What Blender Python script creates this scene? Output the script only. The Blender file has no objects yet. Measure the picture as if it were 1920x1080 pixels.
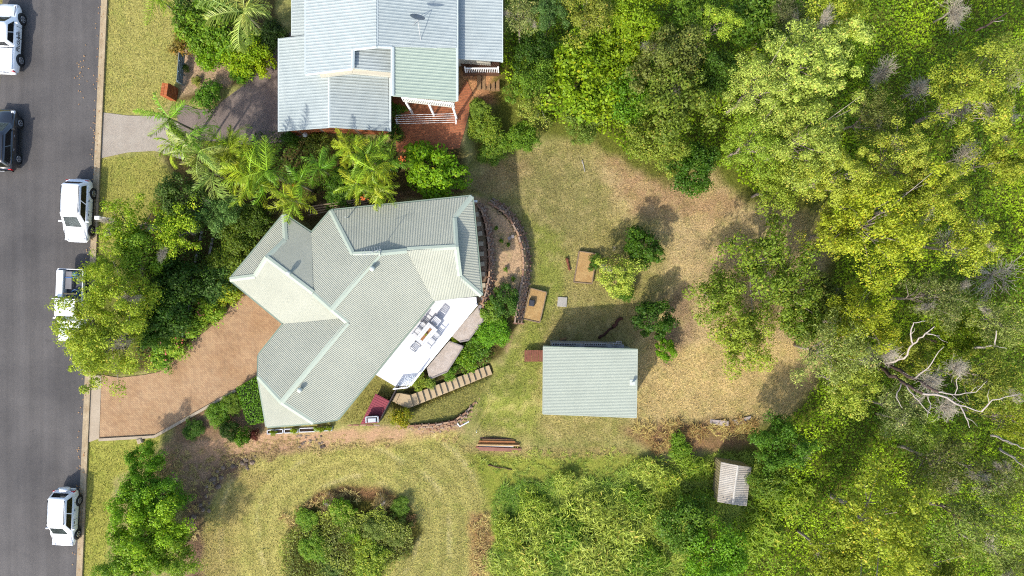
import bpy, math, random
import numpy as np
from mathutils import Vector, Matrix
from mathutils.geometry import tessellate_polygon

random.seed(7)
RNG = np.random.default_rng(11)
SC = bpy.context.scene
COL = SC.collection
PI = math.pi

# ------------------------------------------------------------------ camera, sky, sun, exposure
CAMH, FPX = 51.2, 1280.0            # drone height over the street, focal length in photo pixels (24 mm equivalent)
cam_d = bpy.data.cameras.new('camera'); cam_d.sensor_width = 36; cam_d.lens = 24
cam_d.clip_end = 600
cam = bpy.data.objects.new('camera', cam_d); COL.objects.link(cam)
cam.location = (0, 0, CAMH); cam.rotation_euler = (0, 0, 0)
SC.camera = cam
SUN_EL, SUN_DIR = math.radians(42), Vector((-0.55, -0.84, 0)).normalized()   # direction towards the sun
w = bpy.data.worlds.new('World'); SC.world = w; w.use_nodes = True
wn = w.node_tree.nodes; bg = wn['Background']
sky = wn.new('ShaderNodeTexSky'); sky.sky_type = 'NISHITA'; sky.sun_disc = False
sky.sun_elevation = SUN_EL
sky.sun_rotation = math.atan2(SUN_DIR.x, SUN_DIR.y)
sky.dust_density = 2.0
w.node_tree.links.new(sky.outputs[0], bg.inputs[0]); bg.inputs[1].default_value = 0.15
sun_d = bpy.data.lights.new('sun', 'SUN'); sun_d.energy = 2.5; sun_d.angle = math.radians(1.4); sun_d.color = (1, 0.955, 0.88)
sun = bpy.data.objects.new('sun', sun_d); COL.objects.link(sun)
to_sun = Vector((SUN_DIR.x*math.cos(SUN_EL), SUN_DIR.y*math.cos(SUN_EL), math.sin(SUN_EL)))
sun.rotation_euler = to_sun.to_track_quat('Z', 'Y').to_euler(); sun.location = to_sun*80
SC.view_settings.view_transform = 'Standard'; SC.view_settings.look = 'None'
SC.view_settings.exposure = 1.2; SC.view_settings.gamma = 1
SC.view_settings.use_curve_mapping = False
SC.cycles.use_denoising = False; SC.cycles.filter_width = 1.1; SC.cycles.max_bounces = 6; SC.cycles.diffuse_bounces = 3; SC.cycles.transparent_max_bounces = 6
KEXP = 1.8                          # light on a level surface after exposure: photo colour / KEXP = surface colour

# ------------------------------------------------------------------ terrain shape
def ss(a, b, x):
    t = np.clip((x-a)/(b-a), 0, 1); return t*t*(3-2*t)
def vn2(x, y, seed=0):               # value noise, vectorised, range 0..1
    xi = np.floor(x).astype(np.int64); yi = np.floor(y).astype(np.int64)
    fx = x-xi; fy = y-yi; fx = fx*fx*(3-2*fx); fy = fy*fy*(3-2*fy)
    def h(a, b):
        n = (a*374761393 + b*668265263 + seed*1442695041) & 0xffffffff
        n = ((n ^ (n >> 13))*1274126177) & 0xffffffff
        return ((n ^ (n >> 16)) & 0xffff)/65535.0
    return (h(xi, yi)*(1-fx)+h(xi+1, yi)*fx)*(1-fy)+(h(xi, yi+1)*(1-fx)+h(xi+1, yi+1)*fx)*fy
def fbm(x, y, seed=0, o=4):
    r = 0; a = 0.5; s = 0
    for i in range(o):
        r = r+a*vn2(x*2**i, y*2**i, seed+i*17); s += a; a *= 0.5
    return r/s
def P(px, py, z=0.0):
    s = (CAMH-z)/FPX
    return Vector(((px-960)*s, (540-py)*s, z))
def polyXY(poly, z=0.0): return np.array([P(a, b, z)[:2] for a, b in poly])
def sdist(poly, x, y):               # signed distance to polygon edge, positive inside (same unit as poly)
    poly = np.asarray(poly, float); n = len(poly)
    inside = np.zeros(np.shape(x), bool); d = np.full(np.shape(x), 1e9)
    for i in range(n):
        x0, y0 = poly[i]; x1, y1 = poly[(i+1) % n]
        if y0 != y1:
            c = ((y0 > y) != (y1 > y)) & (x < (x1-x0)*(y-y0)/(y1-y0)+x0); inside ^= c
        ex, ey = x1-x0, y1-y0; L = ex*ex+ey*ey+1e-9
        t = np.clip(((x-x0)*ex+(y-y0)*ey)/L, 0, 1)
        d = np.minimum(d, np.hypot(x-x0-t*ex, y-y0-t*ey))
    return np.where(inside, d, -d)
TERR = [  # level terraces: outline in photo pixels, level, soft edge in metres
    ([(430,520),(530,400),(584,430),(620,392),(888,366),(902,560),(745,726),(640,790),(500,806),(470,700),(520,605)], -0.15, 0.8),
    ([(518,-40),(945,-40),(945,120),(868,200),(866,268),(755,276),(523,255)], -0.3, 1.2),
    ([(884,368),(900,382),(912,425),(920,470),(919,520),(908,570),(893,566)], -0.25, 0.25),
    ([(903,384),(922,383),(957,412),(981,455),(987,495),(978,545),(968,605),(940,640),(905,592),(912,565),(921,520),(922,470),(914,425)], -1.15, 0.3),
]
TERR = [(polyXY(p, z), z, f) for p, z, f in TERR]
STAIRXY = polyXY([(744,738),(769,739),(917,684),(923,702),(776,764),(740,757)], -1.3)
def tz(X, Y):
    X = np.asarray(X, float); Y = np.asarray(Y, float)
    z = np.interp(X, [-34,-9,-1.5,2,20,45,80,200], [0,-0.35,-2.15,-2.4,-4,-7.0,-10,-14])
    px = 960+X*FPX/CAMH; py = 540-Y*FPX/CAMH
    line = np.interp(px, [300,500,640,760,850,885,905,960], [846,806,797,800,795,775,748,748])
    z = z-1.1*ss(0, 45, py-line)*ss(275, 430, px)*(1-ss(880, 1080, px))
    for poly, zz, f in TERR:
        k = ss(-f, 0.0, sdist(poly, X, Y)); z = z*(1-k)+zz*k
    z = z-0.45*ss(-0.25, 0.05, sdist(STAIRXY, X, Y))
    z = z+(fbm(X*0.35+50, Y*0.35+50, 3, 3)-0.5)*0.5*ss(3, 14, X)
    return z
def gz(x, y): return float(tz(np.array([x]), np.array([y]))[0])
def G(px, py, dz=0.0):               # the point of the ground seen at a photo pixel
    z = 0.0
    for _ in range(7):
        p = P(px, py, z); z = gz(p.x, p.y)
    p = P(px, py, z); p.z = z+dz; return p

# ------------------------------------------------------------------ materials
def s2l(c): return tuple(((v/255)/12.92 if v/255 <= 0.04045 else ((v/255+0.055)/1.055)**2.4) for v in c)
def alb(r, g, b, k=KEXP): return tuple(min(v/k, 0.85) for v in s2l((r, g, b)))
MATS = {}
def nd(nt, t, **kw):
    n = nt.nodes.new(t)
    for k, v in kw.items(): setattr(n, k, v)
    return n
def mix_rgb(nt, fac, a, b, mode='MIX'):
    m = nd(nt, 'ShaderNodeMix', data_type='RGBA', blend_type=mode)
    for s, v in ((0, fac), (6, a), (7, b)):
        if hasattr(v, 'type') and hasattr(v, 'links'): nt.links.new(v, m.inputs[s])
        else: m.inputs[s].default_value = v if s == 0 else (v[0], v[1], v[2], 1)
    return m.outputs[2]
def noise(nt, scale, detail=4, co=None, rough=0.6):
    n = nd(nt, 'ShaderNodeTexNoise'); n.inputs['Scale'].default_value = scale; n.inputs['Detail'].default_value = detail
    n.inputs['Roughness'].default_value = rough
    if co is not None: nt.links.new(co, n.inputs['Vector'])
    return n.outputs[0]
def ramp(nt, fac, lo, hi, a=0.0, b=1.0):
    r = nd(nt, 'ShaderNodeMapRange'); r.clamp = True; nt.links.new(fac, r.inputs[0])
    for i, v in enumerate((lo, hi, a, b)): r.inputs[i+1].default_value = v
    return r.outputs[0]
def mat(name, col, rough=0.7, var=0.12, scale=2.0, col2=None, bump=0.0, bscale=20.0, metal=0.0, spec=0.3, world=False, fine=None, coat=0.0):
    if name in MATS: return MATS[name]
    m = bpy.data.materials.new(name); m.use_nodes = True; nt = m.node_tree; b = nt.nodes['Principled BSDF']
    b.inputs['Roughness'].default_value = rough; b.inputs['Metallic'].default_value = metal
    b.inputs['Specular IOR Level'].default_value = spec
    if coat: b.inputs['Coat Weight'].default_value = coat; b.inputs['Coat Roughness'].default_value = 0.08
    if world: co = nd(nt, 'ShaderNodeNewGeometry').outputs['Position']
    else: co = nd(nt, 'ShaderNodeTexCoord').outputs['Object']
    c2 = col2 or tuple(min(1, v*(1-2*var)) for v in col)
    f = ramp(nt, noise(nt, scale, 5, co), 0.3, 0.7)
    c = mix_rgb(nt, f, col, c2)
    if fine:
        g = ramp(nt, noise(nt, fine[0], 2, co), 0.35, 0.65)
        c = mix_rgb(nt, g, c, mix_rgb(nt, 1.0, c, (fine[1],)*3, 'MULTIPLY'))
    nt.links.new(c, b.inputs['Base Color'])
    if bump:
        bp = nd(nt, 'ShaderNodeBump'); bp.inputs['Strength'].default_value = bump; bp.inputs['Distance'].default_value = 0.03
        nt.links.new(noise(nt, bscale, 3, co), bp.inputs['Height']); nt.links.new(bp.outputs[0], b.inputs['Normal'])
    MATS[name] = m; return m
def leafmat(name, trans=0.35, rough=0.55):
    if name in MATS: return MATS[name]
    m = bpy.data.materials.new(name); m.use_nodes = True; nt = m.node_tree
    for n in list(nt.nodes): nt.nodes.remove(n)
    at = nd(nt, 'ShaderNodeAttribute', attribute_name='col'); oi = nd(nt, 'ShaderNodeObjectInfo')
    c = mix_rgb(nt, 1.0, at.outputs['Color'], oi.outputs['Color'], 'MULTIPLY')
    p = nd(nt, 'ShaderNodeBsdfPrincipled'); p.inputs['Roughness'].default_value = rough; p.inputs['Specular IOR Level'].default_value = 0.25
    t = nd(nt, 'ShaderNodeBsdfTranslucent'); mx = nd(nt, 'ShaderNodeMixShader'); mx.inputs[0].default_value = trans
    nt.links.new(c, p.inputs['Base Color']); nt.links.new(mix_rgb(nt, 1.0, c, (1.1, 1.15, 0.6), 'MULTIPLY'), t.inputs['Color'])
    o = nd(nt, 'ShaderNodeOutputMaterial')
    nt.links.new(p.outputs[0], mx.inputs[1]); nt.links.new(t.outputs[0], mx.inputs[2]); nt.links.new(mx.outputs[0], o.inputs['Surface'])
    MATS[name] = m; return m
def colmat(name, rough=0.85, var=None, bump=0.0, bscale=30):   # colour from the mesh's own colour attribute
    if name in MATS: return MATS[name]
    m = bpy.data.materials.new(name); m.use_nodes = True; nt = m.node_tree; b = nt.nodes['Principled BSDF']
    b.inputs['Roughness'].default_value = rough; b.inputs['Specular IOR Level'].default_value = 0.1
    at = nd(nt, 'ShaderNodeAttribute', attribute_name='col'); nt.links.new(at.outputs['Color'], b.inputs['Base Color'])
    MATS[name] = m; return m

# ------------------------------------------------------------------ object helpers
ORG = {}
def link(o, parent=None):
    COL.objects.link(o)
    if parent is not None: o.parent = parent
    return o
def tag(o, label=None, cat=None, group=None, kind=None):
    if label: o['label'] = label
    if cat: o['category'] = cat
    if group: o['group'] = group
    if kind: o['kind'] = kind
    return o
def thing(name, label, cat, loc=(0,0,0), rz=0.0, group=None):
    o = bpy.data.objects.new(name, None); o.empty_display_size = 0.3; link(o)
    o.location = loc; o.rotation_euler = (0, 0, rz); ORG[o.name] = Vector(loc)
    return tag(o, label, cat, group)
def np_mesh(name, verts, faces, mat_, col=None, smooth=False):
    verts = np.asarray(verts, np.float32); faces = np.asarray(faces, np.int32); k = faces.shape[1]
    me = bpy.data.meshes.new(name); me.vertices.add(len(verts)); me.vertices.foreach_set('co', verts.ravel())
    me.loops.add(faces.size); me.loops.foreach_set('vertex_index', faces.ravel())
    me.polygons.add(len(faces)); me.polygons.foreach_set('loop_start', np.arange(0, faces.size, k, dtype=np.int32))
    if smooth: me.polygons.foreach_set('use_smooth', np.ones(len(faces), bool))
    if col is not None:
        a = me.attributes.new('col', 'FLOAT_COLOR', 'POINT'); c = np.ones((len(verts), 4), np.float32); c[:, :3] = col
        a.data.foreach_set('color', c.ravel())
    me.update(); me.validate()
    if mat_: me.materials.append(mat_)
    return me
class MB:
    def __init__(s): s.v = []; s.f = []
    def add(s, vs, fs):
        n = len(s.v); s.v += [Vector(v) for v in vs]; s.f += [tuple(i+n for i in f) for f in fs]; return s
    def box(s, c, d, rz=0.0, bev=0.0, tilt=None):
        x, y, z = (v/2 for v in d); b = min(bev, x*0.9, y*0.9, z*0.9)
        if b <= 0:
            vs = [(i*x, j*y, k*z) for k in (-1, 1) for i, j in ((-1,-1),(1,-1),(1,1),(-1,1))]
            fs = [(3,2,1,0),(4,5,6,7),(0,1,5,4),(1,2,6,5),(2,3,7,6),(3,0,4,7)]
        else:
            vs = []
            for k, q in ((-z,1),(z-b,0),(z,1)):
                for i, j in ((-1,-1),(1,-1),(1,1),(-1,1)):
                    vs.append((i*(x-(b if q and k > 0 else 0)), j*(y-(b if q and k > 0 else 0)), k))
            fs = [(3,2,1,0),(8,9,10,11)]
            for r in (0, 4):
                for i in range(4): fs.append((r+i, r+(i+1) % 4, r+4+(i+1) % 4, r+4+i))
        M = Matrix.Rotation(rz, 3, 'Z')
        if tilt is not None: M = M @ tilt
        return s.add([M @ Vector(v)+Vector(c) for v in vs], fs)
    def tube(s, pts, rad, n=6, cap=True):
        pts = [Vector(p) for p in pts]; m = len(pts)
        if not hasattr(rad, '__len__'): rad = [rad]*m
        vs = []; fs = []
        for i, p in enumerate(pts):
            t = (pts[min(i+1, m-1)]-pts[max(i-1, 0)]).normalized()
            a = t.orthogonal().normalized() if abs(t.z) > 0.9 else t.cross(Vector((0,0,1))).normalized()
            b = t.cross(a)
            for k in range(n):
                an = 2*PI*k/n; vs.append(p+(a*math.cos(an)+b*math.sin(an))*rad[i])
        for i in range(m-1):
            for k in range(n): fs.append((i*n+k, i*n+(k+1) % n, (i+1)*n+(k+1) % n, (i+1)*n+k))
        if cap: fs += [tuple(range(n-1, -1, -1)), tuple(range((m-1)*n, m*n))]
        return s.add(vs, fs)
    def poly(s, pts, thick=0.0):
        pts = [Vector(p) for p in pts]; n = len(pts)
        tri = tessellate_polygon([pts])
        up = sum(((pts[t[1]]-pts[t[0]]).cross(pts[t[2]]-pts[t[0]]).z for t in tri)) > 0
        tri = [t if up else (t[0], t[2], t[1]) for t in tri]
        if thick <= 0: return s.add(pts, tri)
        lo = [p-Vector((0,0,thick)) for p in pts]
        fs = list(tri)+[(t[2]+n, t[1]+n, t[0]+n) for t in tri]
        ar = sum(pts[i].x*pts[(i+1) % n].y-pts[(i+1) % n].x*pts[i].y for i in range(n))
        for i in range(n):
            j = (i+1) % n; fs.append((i, i+n, j+n, j) if ar > 0 else (j, j+n, i+n, i))
        return s.add(pts+lo, fs)
    def prism(s, xy, z0, z1):
        return s.poly([Vector((p[0], p[1], z1)) for p in xy], z1-z0)
    def bar(s, a, b, w_, h_):          # box from point a to point b, its top face centred on the line
        a = Vector(a); b = Vector(b); t = (b-a).normalized(); sd = t.cross(Vector((0,0,1))).normalized()*w_/2; up = sd.cross(t).normalized()*h_
        if up.z < 0: up = -up
        vs = [a-sd-up, a+sd-up, b+sd-up, b-sd-up, a-sd, a+sd, b+sd, b-sd]
        return s.add(vs, [(3,2,1,0),(4,5,6,7),(0,1,5,4),(1,2,6,5),(2,3,7,6),(3,0,4,7)])
    def mesh(s, name, mat_, off=Vector((0,0,0)), smooth=False):
        me = bpy.data.meshes.new(name); me.from_pydata([v-off for v in s.v], [], s.f); me.update()
        if mat_: me.materials.append(mat_)
        if smooth:
            for p in me.polygons: p.use_smooth = True
        return me
    def build(s, name, mat_, parent=None, smooth=False, world=True):
        off = ORG.get(parent.name, Vector((0,0,0))) if (parent is not None and world) else Vector((0,0,0))
        o = bpy.data.objects.new(name, s.mesh(name, mat_, off, smooth)); link(o, parent); ORG[o.name] = off
        return o
def struct(o): o['kind'] = 'structure'; return o

# ------------------------------------------------------------------ ground sheet, coloured by what grows or lies there
def axis(lo, hi, st, far):
    core = np.arange(lo, hi+1e-6, st); g = []; d = st; x = hi
    while x < far: d *= 1.45; x += d; g.append(x)
    d = st; x = lo; h = []
    while x > -far: d *= 1.45; x -= d; h.append(x)
    return np.array(h[::-1]+list(core)+g)
gx = axis(-40, 45, 0.2, 320); gy = axis(-25, 26, 0.2, 320)
GX, GY = np.meshgrid(gx, gy); X = GX.ravel(); Y = GY.ravel(); Z = tz(X, Y)
PXv = 960+X*FPX/(CAMH-Z); PYv = 540-Y*FPX/(CAMH-Z)
N1 = fbm(X*0.25, Y*0.25, 1); N2 = fbm(X*0.8, Y*0.8, 5); N3 = fbm(X*2.2, Y*2.2, 9)
c = np.empty((len(X), 3)); c[:] = alb(158, 154, 90)
def paint(poly, col, feather=8, amp=10, k=1.0, nz=None, seed=2):
    global c
    d = sdist(poly, PXv, PYv)+(fbm(X*0.9+seed*7, Y*0.9, seed, 4)-0.5)*2*amp
    a = ss(-feather, feather, d)*k
    if nz is not None: a = a*nz
    c = c*(1-a[:, None])+np.array(alb(*col))*a[:, None]
FOREST = [(935,-60),(2100,-60),(2100,1160),(1180,1160),(1230,1000),(1300,900),(1380,830),(1500,770),(1540,700),(1530,560),(1560,470),(1540,390),(1400,380),(1330,310),(1270,350),(1170,310),(1110,260),(1010,255),(960,290),(880,310),(930,190)]
BACK = [(870,340),(960,290),(1100,250),(1330,300),(1560,390),(1560,560),(1540,700),(1500,780),(1200,830),(900,830),(890,760),(960,660),(1000,500),(960,400)]
# back lawn: green near the house, straw further out
paint(BACK, (164,153,92), 20, 12)
paint([(1110,300),(1230,290),(1330,320),(1500,400),(1560,500),(1540,720),(1480,775),(1200,800),(1195,640),(1260,560),(1230,420),(1160,380)], (206,180,130), 30, 26, 0.95)
paint([(1190,650),(1300,640),(1500,640),(1500,770),(1200,800)], (205,178,118), 20, 20, 0.8)
paint([(1140,300),(1290,320),(1400,370),(1330,420),(1180,390)], (176,140,104), 22, 26, 0.7, seed=4)
paint([(900,290),(1050,270),(1120,300),(1140,420),(1060,460),(1000,430),(950,370)], (150,142,88), 22, 24, 0.8, seed=6)
paint([(880,330),(930,300),(1000,290),(1000,330),(930,370),(890,360)], (172,146,104), 14, 18, 0.7, seed=8)
paint([(1240,560),(1300,540),(1300,640),(1250,680)], (150,122,98), 14, 16, 0.7, seed=10)
paint([(985,400),(1010,470),(1000,560),(970,640),(930,700),(890,740),(900,800),(1010,820),(1020,660),(1050,560),(1060,460)], (142,150,66), 16, 18, 0.8, seed=12)
paint([(1020,600),(1190,560),(1200,660),(1020,650)], (160,140,92), 18, 20, 0.5, seed=13)
c *= (0.86+0.28*N2)[:, None]
k = ss(0.52, 0.68, N3)*0.35; c = c*(1-k[:, None])+np.array(alb(196,176,120))*k[:, None]*1.0
# vacant lot, mown in rings round a garden island
LOT = [(360,1160),(365,985),(420,900),(470,855),(640,832),(850,800),(900,840),(925,1000),(905,1160)]
paint(LOT, (182,172,98), 16, 12, 1.0, seed=20)
dl = np.hypot((PXv-665)/1.08, PYv-1005)
rings = np.sin(dl*0.21+N1*5)*0.5+0.5
inlot = ss(-10, 12, sdist(LOT, PXv, PYv))
c *= (1+inlot*(rings-0.5)*0.2)[:, None]
kk = inlot*ss(0.93, 1.0, np.sin(dl*0.10+2.2+N1*2.5)*0.5+0.5)*ss(0.4, 0.62, N2)*0.55
c = c*(1-kk[:, None])+np.array(alb(214,198,140))*kk[:, None]
paint([(375,1160),(380,1000),(440,900),(480,870),(500,900),(440,1000),(430,1160)], (176,152,98), 24, 26, 0.5, seed=21)
paint([(538,1160),(545,985),(580,930),(640,910),(720,920),(780,960),(792,1000),(770,1040),(720,1060),(700,1160)], (96,92,40), 8, 6, 1.0, seed=22)
paint([(560,960),(590,925),(660,908),(740,922),(780,960),(740,945),(660,930),(600,945)], (150,110,78), 7, 7, 0.8, seed=23)
# bank below the crib wall, and the gully
paint([(300,845),(330,820),(480,808),(640,806),(860,796),(868,808),(700,830),(560,845),(470,862),(420,905),(380,960),(375,1100),(345,1100),(350,960),(310,900)], (178,144,112), 10, 12, 1.0, seed=24)
paint([(340,940),(400,880),(470,850),(480,862),(420,900),(385,960),(378,1100),(355,1100)], (112,88,72), 8, 10, 0.7, seed=25)
paint([(320,690),(480,700),(500,805),(330,832)], (150,120,92), 6, 6, 1.0, seed=26)
# side yard and terrace beds
paint([(634,788),(708,700),(742,724),(770,740),(905,690),(925,700),(905,745),(860,795),(640,797)], (150,144,78), 8, 8, 1.0, seed=27)
paint([(884,366),(925,378),(957,412),(983,455),(990,495),(985,560),(950,660),(905,592),(893,566)], (196,164,126), 5, 5, 1.0, seed=28)
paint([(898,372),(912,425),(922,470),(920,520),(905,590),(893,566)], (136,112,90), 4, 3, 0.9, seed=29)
paint([(895,570),(910,590),(965,540),(975,600),(940,670),(850,710),(770,735),(745,724)], (92,84,44), 7, 6, 1.0, seed=30)
# front verge, garden beds
VERGE = [(196,-60),(330,-60),(338,60),(330,170),(300,216),(186,214)]
paint(VERGE, (176,168,94), 6, 3, 1.0, seed=31)
paint([(184,296),(290,285),(330,330),(300,480),(176,470)], (166,162,82), 6, 5, 1.0, seed=32)
paint([(164,826),(300,822),(280,860),(215,900),(190,1160),(148,1160)], (170,168,80), 6, 6, 1.0, seed=33)
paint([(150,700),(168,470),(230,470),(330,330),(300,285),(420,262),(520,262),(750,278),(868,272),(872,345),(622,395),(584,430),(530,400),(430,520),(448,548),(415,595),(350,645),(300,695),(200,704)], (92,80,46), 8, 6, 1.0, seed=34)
paint([(168,470),(215,470),(260,560),(250,700),(160,702)], (120,122,58), 8, 6, 1.0, seed=35)
paint([(330,40),(520,-60),(520,90),(470,145),(420,165),(335,195)], (110,94,58), 6, 6, 1.0, seed=36)
paint([(336,95),(380,75),(440,110),(430,160),(380,170),(338,180)], (188,158,126), 6, 6, 1.0, seed=37)
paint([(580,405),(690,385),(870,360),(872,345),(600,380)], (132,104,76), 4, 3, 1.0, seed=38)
paint([(856,110),(960,110),(950,190),(880,200),(860,275)], (198,140,98), 8, 8, 0.9, seed=39)
paint([(-60,-60),(10,-60),(0,210),(-60,600)], (150,140,86), 4, 3, 1.0, seed=40)
# forest floor and rough grass
paint(FOREST, (110,116,44), 14, 14, 0.95, seed=50)
paint([(880,850),(1180,840),(1260,900),(1300,1000),(1260,1160),(905,1160),(925,1000),(900,900)], (146,150,62), 14, 14, 0.95, seed=51)
paint([(1160,800),(1300,790),(1420,790),(1430,830),(1330,850),(1230,850)], (152,116,84), 12, 12, 0.9, seed=52)
paint([(880,960),(915,960),(925,1000),(915,1160),(880,1160)], (186,140,100), 8, 8, 0.7, seed=53)
paint([(860,835),(1050,840),(1180,838),(1190,850),(1050,860),(880,850)], (176,150,104), 6, 7, 0.6, seed=54)
c *= (0.9+0.2*N3)[:, None]
c *= 1.1
GCOL = c.copy()
nx, ny = len(gx), len(gy); idx = np.arange(nx*ny).reshape(ny, nx)
Fq = np.stack([idx[:-1,:-1], idx[:-1,1:], idx[1:,1:], idx[1:,:-1]], -1).reshape(-1, 4)
gm = bpy.data.materials.new('ground'); gm.use_nodes = True; nt = gm.node_tree; b = nt.nodes['Principled BSDF']
b.inputs['Roughness'].default_value = 0.95; b.inputs['Specular IOR Level'].default_value = 0.08
at = nd(nt, 'ShaderNodeAttribute', attribute_name='col'); co = nd(nt, 'ShaderNodeNewGeometry').outputs['Position']
fine = ramp(nt, noise(nt, 9, 6, co, 0.75), 0.34, 0.66, 0.55, 1.45)
cc = mix_rgb(nt, 1.0, at.outputs['Color'], fine, 'MULTIPLY')
straw = ramp(nt, noise(nt, 3.1, 6, co, 0.7), 0.55, 0.75, 0.0, 0.45)
cc = mix_rgb(nt, straw, cc, mix_rgb(nt, 1.0, cc, (1.5, 1.3, 1.25), 'MULTIPLY'))
grn = ramp(nt, noise(nt, 0.9, 7, co, 0.7), 0.48, 0.66, 0.0, 0.75)
cc = mix_rgb(nt, grn, cc, mix_rgb(nt, 1.0, cc, (0.72, 0.86, 0.62), 'MULTIPLY'))
pk_ = ramp(nt, noise(nt, 5.3, 5, co, 0.7), 0.56, 0.72, 0.0, 0.5)
cc = mix_rgb(nt, pk_, cc, mix_rgb(nt, 1.0, cc, (1.18, 0.95, 1.25), 'MULTIPLY'))
nt.links.new(cc, b.inputs['Base Color'])
bp = nd(nt, 'ShaderNodeBump'); bp.inputs['Strength'].default_value = 0.9; bp.inputs['Distance'].default_value = 0.06
nt.links.new(noise(nt, 11, 5, co, 0.7), bp.inputs['Height']); nt.links.new(bp.outputs[0], b.inputs['Normal'])
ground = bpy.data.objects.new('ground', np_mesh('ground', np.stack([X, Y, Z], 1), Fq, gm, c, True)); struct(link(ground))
def gcol_at(x, y):
    i = np.clip(np.searchsorted(gx, x), 0, nx-1); j = np.clip(np.searchsorted(gy, y), 0, ny-1)
    return GCOL[j*nx+i]

# ------------------------------------------------------------------ road, kerb, drives, paving
def sheet(name, poly, dz, mat_, z=None, sub=0.8):
    """a paved sheet laid a little above the ground, following it"""
    p3 = [G(a, b_) for a, b_ in poly] if z is None else [P(a, b_, z) for a, b_ in poly]
    xy = np.array([(p.x, p.y) for p in p3])
    import bmesh
    bm = bmesh.new(); vs = [bm.verts.new((p.x, p.y, 0)) for p in p3]; f = bm.faces.new(vs)
    bmesh.ops.triangulate(bm, faces=[f])
    bmesh.ops.subdivide_edges(bm, edges=[e for e in bm.edges if e.calc_length() > sub], cuts=3, use_grid_fill=True)
    bmesh.ops.subdivide_edges(bm, edges=[e for e in bm.edges if e.calc_length() > sub], cuts=2, use_grid_fill=True)
    bm.normal_update()
    co_ = np.array([v.co[:2] for v in bm.verts])
    zz = tz(co_[:, 0], co_[:, 1])
    for v, q in zip(bm.verts, zz): v.co.z = (q if z is None else z)+dz
    if sum(f_.normal.z*f_.calc_area() for f_ in bm.faces) < 0: bmesh.ops.reverse_faces(bm, faces=bm.faces[:])
    me = bpy.data.meshes.new(name); bm.to_mesh(me); bm.free(); me.materials.append(mat_)
    for p in me.polygons: p.use_smooth = True
    o = bpy.data.objects.new(name, me); return struct(link(o))
def kx(y): return 190-47*y/1080.0        # photo x of the road edge at photo y
def wear(m):                         # wheel tracks: worn streaks along the road
    nt = m.node_tree; b = nt.nodes['Principled BSDF']; src = b.inputs['Base Color'].links[0].from_socket; g = nd(nt, 'ShaderNodeNewGeometry').outputs['Position']; mp = nd(nt, 'ShaderNodeMapping'); mp.inputs['Rotation'].default_value = (0, 0, 0.0435); mp.inputs['Scale'].default_value = (1.1, 0.035, 1); nt.links.new(g, mp.inputs[0])
    f = ramp(nt, noise(nt, 1.0, 5, mp.outputs[0]), 0.35, 0.65, 0.86, 1.12); st_ = ramp(nt, noise(nt, 0.9, 6, g, 0.7), 0.62, 0.72, 1.0, 0.8); c_ = mix_rgb(nt, 1.0, mix_rgb(nt, 1.0, src, f, 'MULTIPLY'), st_, 'MULTIPLY'); nt.links.new(c_, b.inputs['Base Color']); return m
asph = mat('asphalt', alb(126,121,117), 0.92, 0.0, 0.17, alb(92,89,88), 0.5, 45, world=True, fine=(38, 0.72))
sheet('road', [(kx(-160), -160), (kx(1240), 1240), (-60, 1240), (-4, 300), (10, -160)], 0.02, wear(asph), sub=3)
conc_k = mat('kerb_concrete', alb(216,196,160), 0.9, 0.1, 1.5, alb(184,160,124), 0.5, 30, world=True, fine=(14, 0.8))
mb = MB()
ys = np.arange(-160, 1241, 20)
for y0, y1 in zip(ys[:-1], ys[1:]):
    prof = [(0, 0.025), (6.5, 0.03), (8.5, 0.10), (12.5, 0.12), (12.5, -0.1)]
    a = [P(kx(y0)+d, y0)+Vector((0,0,q)) for d, q in prof]; b2 = [P(kx(y1)+d, y1)+Vector((0,0,q)) for d, q in prof]
    for i in range(4): mb.add([a[i], b2[i], b2[i+1], a[i+1]], [(0,1,2,3)])
kerb = struct(mb.build('kerb', conc_k))
conc = mat('pale_concrete', alb(214,196,170), 0.9, 0.08, 0.8, alb(196,176,148), 0.3, 25, world=True, fine=(12, 0.9))
sheet('driveway_apron', [(kx(706)+13, 704), (191, 704), (187, 822), (kx(828)+13, 829)], 0.07, conc)
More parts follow.
